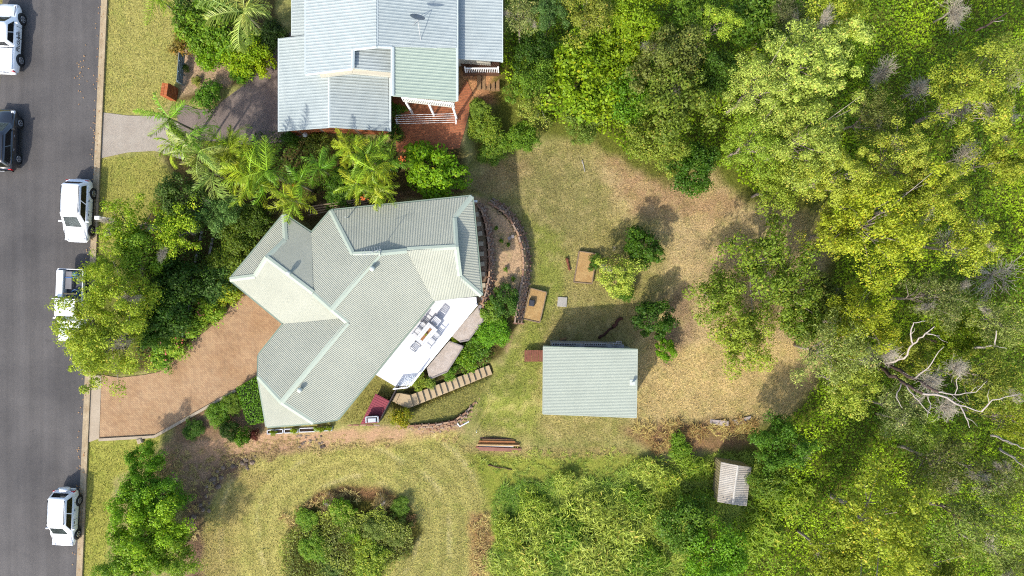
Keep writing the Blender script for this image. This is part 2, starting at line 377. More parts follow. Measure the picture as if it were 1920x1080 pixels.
def brickmat(name, c1, c2, mort, bw, bh, rot, blotch):
    m = bpy.data.materials.new(name); m.use_nodes = True; nt = m.node_tree; b = nt.nodes['Principled BSDF']
    b.inputs['Roughness'].default_value = 0.9; b.inputs['Specular IOR Level'].default_value = 0.15
    g = nd(nt, 'ShaderNodeNewGeometry').outputs['Position']
    mp = nd(nt, 'ShaderNodeMapping'); mp.inputs['Rotation'].default_value = (0, 0, rot); nt.links.new(g, mp.inputs[0])
    br = nd(nt, 'ShaderNodeTexBrick'); nt.links.new(mp.outputs[0], br.inputs['Vector'])
    br.inputs['Scale'].default_value = 1; br.inputs['Brick Width'].default_value = bw; br.inputs['Row Height'].default_value = bh
    br.inputs['Mortar Size'].default_value = bh*0.07; br.inputs['Color1'].default_value = (*c1, 1); br.inputs['Color2'].default_value = (*c2, 1)
    br.inputs['Mortar'].default_value = (*mort, 1); br.inputs['Bias'].default_value = -0.2
    f = ramp(nt, noise(nt, 0.45, 5, g), 0.42, 0.68); cl = mix_rgb(nt, f, br.outputs[0], mix_rgb(nt, 1.0, br.outputs[0], blotch, 'MULTIPLY'))
    f2 = ramp(nt, noise(nt, 2.2, 4, g), 0.4, 0.7, 0, 0.7); cl = mix_rgb(nt, f2, cl, mix_rgb(nt, 1.0, cl, (0.78, 0.8, 0.84), 'MULTIPLY'))
    nt.links.new(cl, b.inputs['Base Color'])
    bp = nd(nt, 'ShaderNodeBump'); bp.inputs['Strength'].default_value = 0.5; bp.inputs['Distance'].default_value = 0.01
    nt.links.new(br.outputs[1], bp.inputs['Height']); bp.invert = True; nt.links.new(bp.outputs[0], b.inputs['Normal'])
    MATS[name] = m; return m
pav = brickmat('drive_bricks', alb(216,178,134), alb(194,154,116), alb(174,144,116), 0.24, 0.12, 0.75, (0.84, 0.79, 0.74))
DRIVE = [(191,703),(225,708),(270,703),(300,697),(330,674),(352,645),(385,622),(416,596),(436,568),(450,545),(470,530),(535,590),(540,620),(500,660),(500,712),(443,729),(291,815),(187,821)]
sheet('brick_driveway', DRIVE, 0.05, pav)
mb = MB()
ed = [G(187, 824, 0.16), G(291, 818, 0.16), G(330, 796, 0.16), G(380, 768, 0.16), G(443, 732, 0.16)]
for a, b2 in zip(ed[:-1], ed[1:]): mb.bar(a, b2, 0.2, 0.4)
o = mb.build('driveway_edging', conc); tag(o, 'pale concrete edging strip along the lower side of the brick driveway', 'edging')
agg_l = mat('aggregate_pale', alb(208,196,178), 0.95, 0.05, 1.2, alb(194,180,162), 0.6, 40, world=True, fine=(26, 0.72))
agg_shaded = mat('aggregate_shaded', alb(168,150,138), 0.95, 0.05, 0.9, alb(150,133,124), 0.6, 40, world=True, fine=(24, 0.62))  # same aggregate darkened: shade over the forecourt put into its colour
sheet('neighbour_driveway', [(kx(214)+12, 211), (240, 217), (300, 218), (345, 235), (345, 300), (290, 283), (240, 286), (kx(297)+12, 297)], 0.04, agg_l)
sheet('neighbour_forecourt', [(330,205),(345,196),(375,206),(400,205),(422,186),(455,162),(478,140),(505,110),(515,92),(545,60),(640,60),(640,235),(523,268),(470,272),(420,266),(346,262),(335,235)], 0.045, agg_shaded)
patm = brickmat('patio_bricks', alb(212,132,90), alb(182,108,74), alb(150,116,90), 0.24, 0.12, 0.1, (0.78, 0.78, 0.76))
sheet('brick_patio', [(736,175),(800,170),(862,170),(876,150),(886,175),(870,250),(862,278),(800,286),(744,286)], 0.045, patm)

# ------------------------------------------------------------------ main house
def roof_fn(p1, p2, ze, pitch, ins):
    A = P(*p1, ze); B = P(*p2, ze); u = (B-A); u.z = 0; u.normalize(); n = Vector((-u.y, u.x, 0))
    if n.dot(P(*ins, ze)-A) < 0: n = -n
    t = math.tan(math.radians(pitch)); a = A.x*n.x+A.y*n.y
    def f(p):
        cx, cy = (p[0]-960)/FPX, (540-p[1])/FPX; c_ = cx*n.x+cy*n.y
        return P(p[0], p[1], (ze+t*(c_*CAMH-a))/(1+t*c_))
    return f, u, (n+Vector((0, 0, t))).normalized()
def plane_fn3(a, b, c_):             # plane through three pixels with heights (px, py, z)
    A, B, C = P(*a), P(*b), P(*c_); nrm = (B-A).cross(C-A).normalized()
    if nrm.z < 0: nrm = -nrm
    def f(p):
        o = Vector((0, 0, CAMH)); d = Vector(((p[0]-960)/FPX, (540-p[1])/FPX, -1)); return o+d*((A-o).dot(nrm)/d.dot(nrm))
    v = Vector((-nrm.x, -nrm.y, 0)).normalized(); v.z = -(nrm.x*v.x+nrm.y*v.y)/nrm.z; v.normalize()
    return f, Vector((v.y, -v.x, 0)).normalized(), v
def roof_plane(root, poly, fn, mat_, pitch_m=0.16, rib=(0.05, 0.022), name='roof_plane', thick=0.07, dz=0.0):
    f, u, v = fn; up = u.cross(v); up = up if up.z > 0 else -up
    pts = [f(p)+Vector((0, 0, dz)) for p in poly]; mb = MB(); mb.poly(pts, thick)
    o0 = pts[0]; uv = [((p-o0).dot(u), (p-o0).dot(v)) for p in pts]; n = len(uv)
    lo = min(a for a, _ in uv); hi = max(a for a, _ in uv); q = lo+pitch_m*0.5
    while q < hi:                     # a raised rib along the fall of the roof at every sheet corrugation
        cr = []
        for i in range(n):
            (a0, b0), (a1, b1) = uv[i], uv[(i+1) % n]
            if (a0 > q) != (a1 > q): cr.append(b0+(b1-b0)*(q-a0)/(a1-a0))
        cr.sort()
        for v0, v1 in zip(cr[::2], cr[1::2]):
            if v1-v0 < 0.1: continue
            w2, h = rib; b0 = o0+u*q+v*(v0+0.01); b1 = o0+u*q+v*(v1-0.01)
            mb.add([b0-u*w2, b0-u*w2*0.45+up*h, b0+u*w2*0.45+up*h, b0+u*w2, b1-u*w2, b1-u*w2*0.45+up*h, b1+u*w2*0.45+up*h, b1+u*w2],
                   [(0,4,5,1),(1,5,6,2),(2,6,7,3),(0,1,2,3),(7,6,5,4)])
        q += pitch_m
    o = mb.build(name, mat_, root)
    return o, pts
def cap_line(root, a, b, mat_, wd=0.34, name='ridge_cap', dz=0.05, parent=None):
    a = Vector(a)+Vector((0,0,dz)); b = Vector(b)+Vector((0,0,dz)); t = (b-a).normalized(); s_ = t.cross(Vector((0,0,1))).normalized()
    mb = MB(); d = Vector((0,0,-0.05))
    mb.add([a-s_*wd/2+d, a, a+s_*wd/2+d, b-s_*wd/2+d, b, b+s_*wd/2+d], [(0,3,4,1),(1,4,5,2),(0,1,2),(5,4,3)])
    return mb.build(name, mat_, parent or root)
rg = mat('green_steel', alb(209,210,190), 0.65, 0.03, 0.25, alb(198,200,181), spec=0.12, fine=(0.7, 0.94))
rgd = mat('green_cap', alb(202,213,192), 0.6, 0.03, 0.6, spec=0.4)
gutm = mat('gutter_steel', alb(150,166,146), 0.45, 0.05, 1)
brick_w = brickmat('wall_bricks', alb(176,128,92), alb(150,104,76), alb(160,140,116), 0.24, 0.086, 0, (0.85, 0.85, 0.85))
hroot = thing('house', 'house with pale green ribbed metal roof of many hips beside the brick driveway', 'house', P(680, 600, -0.15))
PT, ZE = 20, 2.7
fSE = roof_fn((813,564), (633,786), ZE, PT, (700,600)); fNW = roof_fn((584,437), (620,395), ZE, PT, (660,500))
fN = roof_fn((620,395), (885,368), ZE, PT, (700,440)); fE = roof_fn((885,368), (903,554), ZE, PT, (860,460))
fS = roof_fn((813,564), (903,554), ZE, PT, (800,500)); fGW = roof_fn((431,524), (532,607), ZE, PT, (540,540))
fGT = roof_fn((532,402), (584,437), ZE, PT, (540,480)); fGN = roof_fn((431,524), (532,402), ZE, PT, (500,490))
fNW2 = roof_fn((532,607), (485,666), ZE, PT, (560,680))
a3 = fNW2[0]((484,706)); b3 = fSE[0]((588,793))
fSW = plane_fn3((484,706,a3.z-0.06), (588,793,b3.z-0.06), (500,800,2.45))
HP = [
    ([(713,475),(763,470),(813,564),(633,786),(588,793),(528,754),(652,605),(622,580)], fSE, 'grey looking long slope facing the deck'),
    ([(584,437),(620,395),(662,477),(713,475),(622,580),(587,549)], fNW, None),
    ([(620,395),(885,368),(852,408),(855,463),(763,468),(713,472),(662,477)], fN, None),
    ([(885,368),(903,554),(862,518),(855,463),(852,408)], fE, None),
    ([(903,554),(813,564),(763,470),(855,463),(862,518)], fS, None),
    ([(431,524),(478,518),(500,483),(587,549),(637,598),(532,607)], fGW, 'pale slope over the garage door'),
    ([(500,483),(535,450),(532,402),(584,437),(587,549)], fGT, None),
    ([(431,524),(532,402),(535,450),(506,484),(478,518)], fGN, None),
    ([(532,607),(485,666),(484,706),(528,754),(652,605),(637,598)], fNW2, None),
    ([(484,706),(500,800),(588,793),(536,752)], fSW, 'pale low corner roof below the gable end'),
]
for poly, fn, lab in HP:
    o, _ = roof_plane(hroot, poly, fn, rg, 0.115, (0.036, 0.024))
    if lab: o['label'] = lab
R = lambda fn, p: fn[0](p)
caps = [(fSE,(713,475),fSE,(622,580)), (fSE,(652,605),fSE,(528,754)), (fNW,(620,395),fNW,(662,477)), (fE,(885,368),fE,(852,408)), (fE,(903,554),fE,(862,518)),
        (fN,(763,468),fN,(855,463)), (fGW,(500,483),fGW,(587,549)), (fGW,(431,524),fGW,(478,518)), (fGT,(532,402),fGT,(535,450)),
        (fSE,(528,754),fSE,(588,793)), (fNW2,(528,754),fNW2,(484,706)), (fN,(852,408),fN,(855,463)), (fS,(862,518),fS,(855,463)), (fNW,(587,549),fNW,(622,580)), (fSE,(622,580),fSE,(652,605)),
        (fNW,(662,477),fNW,(713,475)), (fSE,(713,475),fSE,(763,470)), (fGN,(478,518),fGW,(500,483)), (fGT,(535,450),fGT,(500,483))]
for f1, p1, f2, p2 in caps: cap_line(hroot, R(f1, p1), R(f2, p2), rgd, 0.36)
# little gables where a ridge stops above a hip
gab = mat('gable_green', alb(176,196,170), 0.6)
for tri in ([R(fNW,(662,477)), R(fSE,(763,470)), R(fSE,(713,475))], [R(fE,(852,408)), R(fE,(862,518)), R(fN,(855,463))],
            [R(fGN,(478,518)), R(fGN,(535,450)), R(fGW,(500,483))], [R(fGW,(587,549)), R(fSE,(652,605)), R(fSE,(622,580))],
            [a3, b3, R(fSE,(528,754))]):
    tri = [v-Vector((0,0,0.03)) for v in tri]; mb = MB()
    m_ = (tri[0]+tri[1])/2; base = [tri[0]-Vector((0,0,0.5)), tri[1]-Vector((0,0,0.5))]
    mb.add([tri[0], tri[1], tri[2], base[0], base[1]], [(0,1,2),(2,1,0),(0,3,4,1),(1,4,3,0)]); mb.build('gable_face', gab, hroot)
# gutters along every eave
for fn, p1, p2 in ((fSE,(813,564),(633,786)), (fSE,(633,786),(588,793)), (fNW,(584,437),(620,395)), (fN,(620,395),(885,368)), (fE,(885,368),(903,554)),
                   (fS,(903,554),(813,564)), (fGW,(532,607),(431,524)), (fGN,(431,524),(532,402)), (fGT,(532,402),(584,437)), (fNW2,(485,666),(532,607)),
                   (fNW2,(484,706),(485,666)), (fSW,(500,800),(484,706)), (fSW,(588,793),(500,800))):
    a = R(fn, p1)-Vector((0,0,0.03)); b2 = R(fn, p2)-Vector((0,0,0.03)); mid = P(690, 580, 2.5)
    s_ = (b2-a).cross(Vector((0,0,1))).normalized()
    if s_.dot((a+b2)/2-mid) < 0: s_ = -s_
    MB().bar(a+s_*0.05, b2+s_*0.05, 0.13, 0.12).build('gutter', gutm, hroot)
def walls(root, poly, ze, z0, mat_, inset=0.45, name='wall'):
    pts = [P(a, b_, ze) for a, b_ in poly]; n = len(pts); ar = sum(pts[i].x*pts[(i+1) % n].y-pts[(i+1) % n].x*pts[i].y for i in range(n))
    sg = 1 if ar > 0 else -1; ins = []
    for i in range(n):
        e0 = (pts[i]-pts[i-1]).normalized(); e1 = (pts[(i+1) % n]-pts[i]).normalized()
        n0 = Vector((-e0.y, e0.x, 0))*sg; n1 = Vector((-e1.y, e1.x, 0))*sg; bi = (n0+n1); bi = bi/max(0.5, bi.dot(bi)/2)*1.0
        ins.append(pts[i]+bi*inset)
    MB().prism([(p.x, p.y) for p in ins], z0, ze).build(name, mat_, root)
walls(hroot, [(431,524),(532,402),(584,437),(620,395),(885,368),(903,554),(813,564),(633,786),(588,793),(500,800),(484,706),(485,666),(532,607)], 2.55, -1.2, brick_w)
# roof vents, antenna, pipe
ventm = mat('vent_metal', alb(226,232,220), 0.4, 0.04)
for px, py, fn, r in ((541,509,fGT,0.17), (697,501,fSE,0.19), (562,727,fSE,0.17)):
    b0 = R(fn, (px+3, py+3)); mb = MB(); mb.tube([b0-Vector((0,0,0.1)), b0+Vector((0,0,0.28))], 0.11, 10)
    o = mb.build('roof_vent', ventm, hroot)
    mb = MB(); zz = [0.26, 0.3, 0.42, 0.5, 0.53]; rr = [r*0.7, r, r, r*0.7, 0.02]
    mb.tube([b0+Vector((0,0,q)) for q in zz], rr, 14); mb.build('vent_cowl', ventm, o, True)
b0 = R(fN, (652,409)); mb = MB(); mb.tube([b0-Vector((0,0,0.05)), b0+Vector((0,0,0.75))], 0.04, 8); mb.build('flue_pipe', ventm, hroot)
b0 = R(fSE, (706,474)); mb = MB(); mb.tube([b0, b0+Vector((0,0,1.5))], 0.025, 6)
t0 = b0+Vector((0,0,1.45)); d = Vector((0.75, 0.2, 0)).normalized(); s_ = Vector((-d.y, d.x, 0)); mb.tube([t0-d*0.7, t0+d*0.6], 0.016, 5)
for q in np.linspace(-0.65, 0.55, 8): mb.tube([t0+d*q-s_*0.3*(1-0.3*q), t0+d*q+s_*0.3*(1-0.3*q)], 0.01, 4)
mb.build('aerial', mat('aerial_metal', (0.45,0.45,0.45), 0.4, 0.05, metal=0.6), hroot)

# ------------------------------------------------------------------ deck, terraces, table and chairs
DZ = 0.2
whitem = mat('white_deck_paint', (0.6,0.6,0.6), 0.5, 0.015, 0.6, spec=0.3)
wht = mat('white_paint', (0.8,0.8,0.78), 0.45, 0.03, 1.0)
droot = thing('deck', 'bright white deck along the long roof slope, holding table and chairs', 'deck', P(810, 650, DZ))
deckp = [(700,700),(808,570),(814,562),(893,557),(894,570),(791,694),(768,722),(742,725)]
MB().poly([P(a, b_, DZ) for a, b_ in deckp], 0.25).build('floor', whitem, droot)
fas = [(894,571),(791,695),(769,723)]
for a, b2 in zip(fas[:-1], fas[1:]): MB().bar(P(*a, DZ+0.05), P(*b2, DZ+0.05), 0.16, 0.35).build('edge_beam', wht, droot)
for k in range(11):
    t = k/10; p = P(894+(791-894)*t, 571+(695-571)*t, DZ)
    if k % 2 == 0: MB().box((p.x, p.y, DZ-0.9), (0.12, 0.12, 1.75)).build('post', wht, droot)
railp = [P(791,695,DZ), P(769,723,DZ), P(742,726,DZ)]
glassm = bpy.data.materials.new('balustrade_glass'); glassm.use_nodes = True; b = glassm.node_tree.nodes['Principled BSDF']
b.inputs['Base Color'].default_value = (0.75,0.86,0.9,1); b.inputs['Roughness'].default_value = 0.05; b.inputs['Transmission Weight'].default_value = 0.85; b.inputs['IOR'].default_value = 1.15
for a, b2 in zip(railp[:-1], railp[1:]):
    up = Vector((0,0,1.0))
    MB().bar(a+up, b2+up, 0.07, 0.05).build('handrail', wht, droot)
    MB().add([a+Vector((0,0,0.08)), b2+Vector((0,0,0.08)), b2+Vector((0,0,0.92)), a+Vector((0,0,0.92))], [(0,1,2,3)]).build('glass_panel', glassm, droot)
    for q in (a, b2): MB().box((q.x, q.y, DZ+0.5), (0.07,0.07,1.02)).build('rail_post', wht, droot)
aggt = mat('terrace_aggregate', alb(224,210,196), 0.95, 0.06, 2, alb(206,188,170), 0.5, 40, world=True, fine=(12, 0.8))
edgt = mat('terrace_edge', alb(170,160,152), 0.9, 0.1, 2)
for poly, lab in (([(846,630),(884,580),(894,572),(906,601),(878,638),(862,641)], 'pebble paved garden terrace below the deck, the one nearer the house corner'),
                  ([(800,690),(842,640),(868,650),(838,697),(805,711)], 'pebble paved garden terrace below the deck, the one above the concrete stair')):
    z = -0.55; t = thing('terrace', lab, 'terrace', P(poly[0][0], poly[0][1], z), group='pebble terraces below the deck')
    pts = [P(a, b_, z) for a, b_ in poly]; MB().poly(pts, 0.9).build('paving', aggt, t)
    for a, b2 in zip(pts[1:-1], pts[2:]): MB().bar(a+Vector((0,0,0.05)), b2+Vector((0,0,0.05)), 0.1, 0.7).build('edging', edgt, t)
# table
slatm = mat('silver_white_paint', (0.5,0.51,0.53), 0.4, 0.02, 1)
wood = mat('oiled_timber', alb(186,130,76), 0.5, 0.15, 6, bump=0.2)
tx = P(799, 627, DZ+0.72); tdir = (P(811.5,610,DZ)-P(785.5,641.5,DZ)).normalized(); tang = math.atan2(tdir.y, tdir.x)
t = thing('outdoor_table', 'white outdoor dining table with a timber inlay strip and a small potted plant', 'table', (tx.x, tx.y, DZ), tang)
for k in range(5): MB().box((0, -0.36+0.18*k, 0.715), (1.62, 0.172, 0.035), bev=0.008).build('slat', slatm, t, world=False)
MB().box((0, 0, 0.745), (1.1, 0.2, 0.018)).build('inlay', wood, t, world=False)
for sx in (-1, 1):
    for sy in (-1, 1): MB().box((sx*0.74, sy*0.38, 0.35), (0.07,0.07,0.7)).build('leg', slatm, t, world=False)
MB().box((0,0,0.66), (1.45,0.7,0.05)).build('frame', slatm, t, world=False)
# a small potted plant on it
pp = thing('pot_plant', 'small green plant in a white pot in the middle of the white table', 'plant', (tx.x, tx.y, DZ+0.755))
mb = MB(); mb.tube([(0,0,0),(0,0,0.1)], [0.05,0.065], 10); mb.build('pot', wht, pp, world=False)
mb = MB()
for k in range(16):
    a = k*2.4; r = 0.05+0.09*random.random(); p = Vector((math.cos(a)*r, math.sin(a)*r, 0.12+0.1*random.random())); q = Vector((0,0,0.1))
    s_ = Vector((-math.sin(a), math.cos(a), 0))*0.035; mb.add([q, (p+q)/2+s_, p, (p+q)/2-s_], [(0,1,2,3)])
mb.build('leaves', mat('pot_leaves', alb(150,170,50), 0.6, 0.1), pp, world=False)
def chair(lab, loc, rz):
    t = thing('outdoor_chair', lab, 'chair', loc, rz, 'white slatted chairs on the deck')   # faces local +x
    for k in range(5): MB().box((-0.2+0.1*k, 0, 0.44), (0.075, 0.46, 0.025)).build('seat_slat', slatm, t, world=False)
    for k in range(5): MB().box((-0.25-0.03*k*0.5, -0.18+0.09*k, 0.72), (0.022, 0.06, 0.5)).build('back_slat', slatm, t, world=False)
    MB().box((-0.30, 0, 0.98), (0.05, 0.5, 0.05)).build('top_rail', slatm, t, world=False)
    for sy in (-1, 1):
        MB().box((-0.02, sy*0.26, 0.64), (0.5, 0.05, 0.03)).build('armrest', slatm, t, world=False)
        MB().box((0.21, sy*0.25, 0.32), (0.045,0.045,0.64)).build('leg', slatm, t, world=False)
        MB().box((-0.25, sy*0.25, 0.49), (0.045,0.045,0.98)).build('leg', slatm, t, world=False)
for px, py, a, lab in ((818,602,PI,'white slatted chair at the table end nearer the house corner'), (779,650,0,'white slatted chair at the table end away from the house corner'),
                       (792,613,-PI/2,'white slatted chair on the roof side of the table, upper of two'), (782,625,-PI/2,'white slatted chair on the roof side of the table, lower of two'),
                       (816,631,PI/2,'white slatted chair on the garden side of the table, upper of two'), (806,644,PI/2,'white slatted chair on the garden side of the table, lower of two')):
    p = P(px, py, DZ+0.5); chair(lab, (p.x, p.y, DZ), tang+a)

# ------------------------------------------------------------------ neighbour's house
nr = mat('neighbour_steel', alb(203,212,208), 0.6, 0.04, 0.4, alb(188,199,197), spec=0.15, fine=(2.0, 0.94))
nrg = mat('neighbour_steel_green', alb(198,212,192), 0.65, 0.04, 0.4, alb(188,202,184), spec=0.12)
ncap = mat('neighbour_cap', alb(222,232,228), 0.5, 0.04, 0.6)
nb = thing('house', 'house with pale blue white ribbed metal roofs at the top edge of the photo', 'house', P(700, 100, -0.3))
NRIB = dict(pitch_m=0.215, rib=(0.06, 0.022))
gA = roof_fn((856,0), (856,100), 5.2, 14, (780,60)); gB = roof_fn((573,0), (573,139), 5.3, 14, (640,60))
gC = roof_fn((523,72), (523,247), 2.8, 14, (580,160)); gD = roof_fn((730,146), (730,246), 2.8, 14, (660,200))
gE = roof_fn((735,88), (735,135), 5.35, 14, (690,110)); gV = roof_fn((941,0), (941,116), 4.2, 7, (900,60))
gL = roof_fn((548,0), (548,67), 2.95, 10, (572,30))
for poly, fn, m_, dz, lab in (
        ([(706,-60),(856,-60),(856,90),(736,88),(706,87)], gA, nr, 0, None),
        ([(736,88),(856,90),(857,189),(736,180)], gA, nrg, -0.06, 'greener lower run of roof sheets over the balcony'),
        ([(573,-60),(706,-60),(706,87),(662,92),(661,128),(573,139)], gB, nr, 0, None),
        ([(664,92),(735,87),(735,135),(664,128)], gE, nr, -0.1, None),
        ([(523,72),(572,66),(600,66),(600,137),(618,137),(618,239),(523,247)], gC, nr, 0, None),
        ([(618,137),(728,137),(729,246),(618,239)], gD, nr, 0, None),
        ([(857,-60),(941,-60),(941,116),(850,109)], gV, nr, 0, 'verandah roof'),
        ([(548,-60),(580,-60),(580,67),(548,67)], gL, nr, 0.02, None)):
    o, _ = roof_plane(nb, poly, fn, m_, dz=dz, **NRIB)
    if lab: o['label'] = lab
for f1, p1, f2, p2 in ((gA,(706,-60),gA,(706,87)), (gC,(618,137),gC,(618,239)), (gB,(706,87),gB,(662,92)), (gB,(662,92),gB,(661,128)), (gA,(706,87),gA,(736,88)), (gA,(736,88),gA,(736,180)), (gB,(661,128),gB,(573,139))):
    cap_line(nb, R(f1, p1), R(f2, p2), ncap, 0.24)
for fn, p1, p2 in ((gA,(857,-60),(857,189)), (gB,(573,-60),(573,139)), (gC,(523,72),(523,247)), (gD,(731,146),(731,246)), (gV,(941,-60),(941,116)), (gL,(548,-60),(548,67))):
    a = R(fn, p1); b2 = R(fn, p2); MB().bar(a, b2, 0.16, 0.13).build('gutter', ncap, nb)
rb = brickmat('red_wall_bricks', alb(196,118,74), alb(170,98,62), alb(170,140,120), 0.24, 0.086, 0, (0.85, 0.85, 0.85))
creamw = mat('cream_boards', alb(232,226,206), 0.6, 0.04, 1.5)
walls(nb, [(523,72),(600,68),(600,137),(730,140),(730,246),(618,242),(523,247)], 2.6, -0.4, rb, 0.35)
walls(nb, [(573,-60),(856,-60),(856,150),(738,150),(738,90),(662,96),(662,132),(573,137)], 4.9, -0.4, creamw, 0.3)
walls(nb, [(600,60),(736,60),(736,136),(664,133),(600,138)], 4.3, -0.4, creamw, 0.1)
walls(nb, [(750,-60),(930,-60),(925,100),(856,95),(756,130)], 3.9, -0.4, creamw, 0.3)
for a, b2 in (((600,140,4.2),(661,133,4.2)), ((661,133,4.2),(736,140,4.2))): MB().bar(P(*a), P(*b2), 0.25, 0.3).build('fascia', creamw, nb)
# balcony on posts over the patio
bal = P(757, 190, 2.9); br_ = P(852, 201, 2.9); bi = P(760, 150, 2.9); bir = P(853, 150, 2.9)
MB().poly([bal, br_, bir, bi], 0.2).build('balcony_floor', creamw, nb)
for t_ in (0.04, 0.5, 0.97):
    q = bal.lerp(br_, t_); MB().box((q.x, q.y, 1.2), (0.14,0.14,3.2)).build('post', wht, nb)
MB().bar(bal+Vector((0,0,0.95)), br_+Vector((0,0,0.95)), 0.09, 0.06).build('handrail', wht, nb)
for k in range(29):
    q = bal.lerp(br_, k/28); MB().box((q.x, q.y, 3.37), (0.045,0.045,0.95)).build('baluster', wht, nb)
# back verandah rail and steps
va = P(872,128,1.2); vb = P(934,128,1.2)
MB().poly([P(858,100,0.3), P(936,100,0.3), P(936,138,0.3), P(870,138,0.3)], 0.6).build('verandah_floor', mat('verandah_timber', alb(120,84,62), 0.7, 0.2, 3), nb)
MB().bar(va, vb, 0.09, 0.06).build('handrail', wht, nb)
for k in range(19):
    q = va.lerp(vb, k/18); MB().box((q.x, q.y, 0.72), (0.045,0.045,0.95)).build('baluster', wht, nb)
for q in (va, vb): MB().box((q.x, q.y, 0.7), (0.1,0.1,1.5)).build('post', wht, nb)
stepm = mat('timber_tread', alb(178,140,98), 0.85, 0.15, 4, bump=0.2)
for k in range(5):
    q = P(898+k*8.7, 154, -0.1-0.17*k); MB().box((q.x, q.y, q.z-0.3), (0.31, 1.05, 0.6), bev=0.02).build('step', stepm, nb)
# satellite dish
sd = thing('satellite_dish', 'grey satellite dish on a tripod on the pale blue white roof', 'satellite dish', R(gA, (789,52)))
base = R(gA, (789,52)); hub = base+Vector((-0.05,0.1,1.3)); dm = mat('dish_grey', (0.2,0.21,0.22), 0.4, 0.05)
mb = MB()
for d in ((0.0,-1.1,-0.05),(-0.7,0.1,0.05),(-0.35,0.8,0.1)): mb.tube([base+Vector(d)*0.8, hub-Vector((0,0,0.2))], 0.02, 5)
mb.build('tripod', mat('aerial_metal', (0.5,)*3), sd)
mb = MB(); ax = Vector((0.25, 0.75, 0.62)).normalized(); e1 = ax.orthogonal().normalized(); e2 = ax.cross(e1); vs = []; fs = []
for i in range(5):
    r = 0.5*i/4
    for k in range(16): an = 2*PI*k/16; vs.append(hub+e1*math.cos(an)*r+e2*math.sin(an)*r+ax*(r*r*0.45))
for i in range(4):
    for k in range(16): fs.append((i*16+k, i*16+(k+1) % 16, (i+1)*16+(k+1) % 16, (i+1)*16+k))
mb.add(vs, fs); mb.build('dish', dm, sd, True); mb = MB(); mb.tube([hub-e1*0.4, hub+ax*0.45], 0.012, 5); mb.build('feed_arm', dm, sd)
# ------------------------------------------------------------------ sheds
shm = mat('shed_steel', alb(199,206,188), 0.7, 0.03, 0.5, alb(190,197,180), spec=0.1, fine=(1.2, 0.97))
sroot = thing('shed', 'large shed with a flat pale green ribbed roof behind the back lawn', 'shed', G(1106, 715))
zs = 0.35
fsh = roof_fn((1019,650), (1018,776), zs, 2.0, (1100,715))
o, spts = roof_plane(sroot, [(1019,650),(1195,655),(1193,783),(1018,776)], fsh, shm, 0.11, (0.03, 0.014), name='roof')
swall = mat('shed_wall', alb(196,206,190), 0.6, 0.08, 1.0)
MB().prism([(p.x*0.97+spts[0].x*0.0+(spts[0].x+spts[2].x)/2*0.03, p.y*0.965+(spts[0].y+spts[2].y)/2*0.035) for p in spts], -3.6, zs-0.02).build('wall', swall, sroot)
for i, j in ((0,1),(1,2),(2,3),(3,0)): MB().bar(spts[i]+Vector((0,0,0.012)), spts[j]+Vector((0,0,0.012)), 0.08, 0.14).build('flashing', shm if i else gutm, sroot)
b0 = fsh[0]((1186,717)); mb = MB(); mb.tube([b0, b0+Vector((0,0,0.35)), b0+Vector((0,0,0.36)), b0+Vector((0,0,0.46))], [0.07,0.07,0.14,0.12], 10); mb.build('flue', ventm, sroot)
mb = MB().poly([b0+Vector((x, y, 0.04)) for x, y in ((-0.22,-0.22),(0.22,-0.22),(0.22,0.22),(-0.22,0.22))], 0.03); mb.build('flue_flashing', ventm, sroot)
blk = mat('block_concrete', alb(186,182,176), 0.95, 0.1, 5, bump=0.4)
def block_mesh():
    mb = MB(); L_, W_, H_ = 0.39, 0.19, 0.19
    for x in (-0.175, 0, 0.175): mb.box((x, 0, 0), (0.04, W_, H_))
    for y in (-0.08, 0.08): mb.box((-0.0875, y, -0.002), (0.135, 0.03, H_-0.004)); mb.box((0.0875, y, -0.002), (0.135, 0.03, H_-0.004))
    return mb.mesh('concrete_block', blk)
ORD = ('first','second','third','fourth','fifth','sixth','seventh','eighth','ninth','tenth','eleventh','twelfth')
bm_ = block_mesh()
for i, px in enumerate(list(np.linspace(1040, 1076, 5))+list(np.linspace(1100, 1132, 5))+[1154, 1160]):
    p = P(px, 645.5+(i % 2)*0.4-(4 if i == 11 else 0), -0.2); o = bpy.data.objects.new('concrete_block', bm_); link(o); o.location = (p.x, p.y, -0.2)
    o.rotation_euler = (0, 0, random.uniform(-0.05, 0.05)); tag(o, 'grey hollow concrete block along the back of the large shed, %s from the left' % ORD[i], 'block', 'concrete blocks behind the shed')
ledge = MB().bar(P(1034,646,-0.32), P(1170,650,-0.32), 0.3, 3.2); o = ledge.build('block_wall', blk); tag(o, 'low grey wall along the back of the large shed under the hollow blocks', 'wall')
# timber landing at the shed's left side
redwood = mat('red_timber', alb(152,92,70), 0.7, 0.2, 4, bump=0.25)
lz = G(1000, 667).z+0.55; t = thing('timber_landing', 'red brown timber plank landing at the side of the large shed', 'landing', P(1001, 667, lz))
for k in range(8):
    x = 985.5+k*4.4; a = P(x, 656.5, lz); b2 = P(x, 678, lz); MB().bar(a, b2, 0.165, 0.04).build('plank', redwood, t)
for x in (986, 1017):
    for y in (658, 676): q = P(x, y, lz); MB().box((q.x, q.y, lz-0.4), (0.09,0.09,0.72)).build('post', redwood, t)
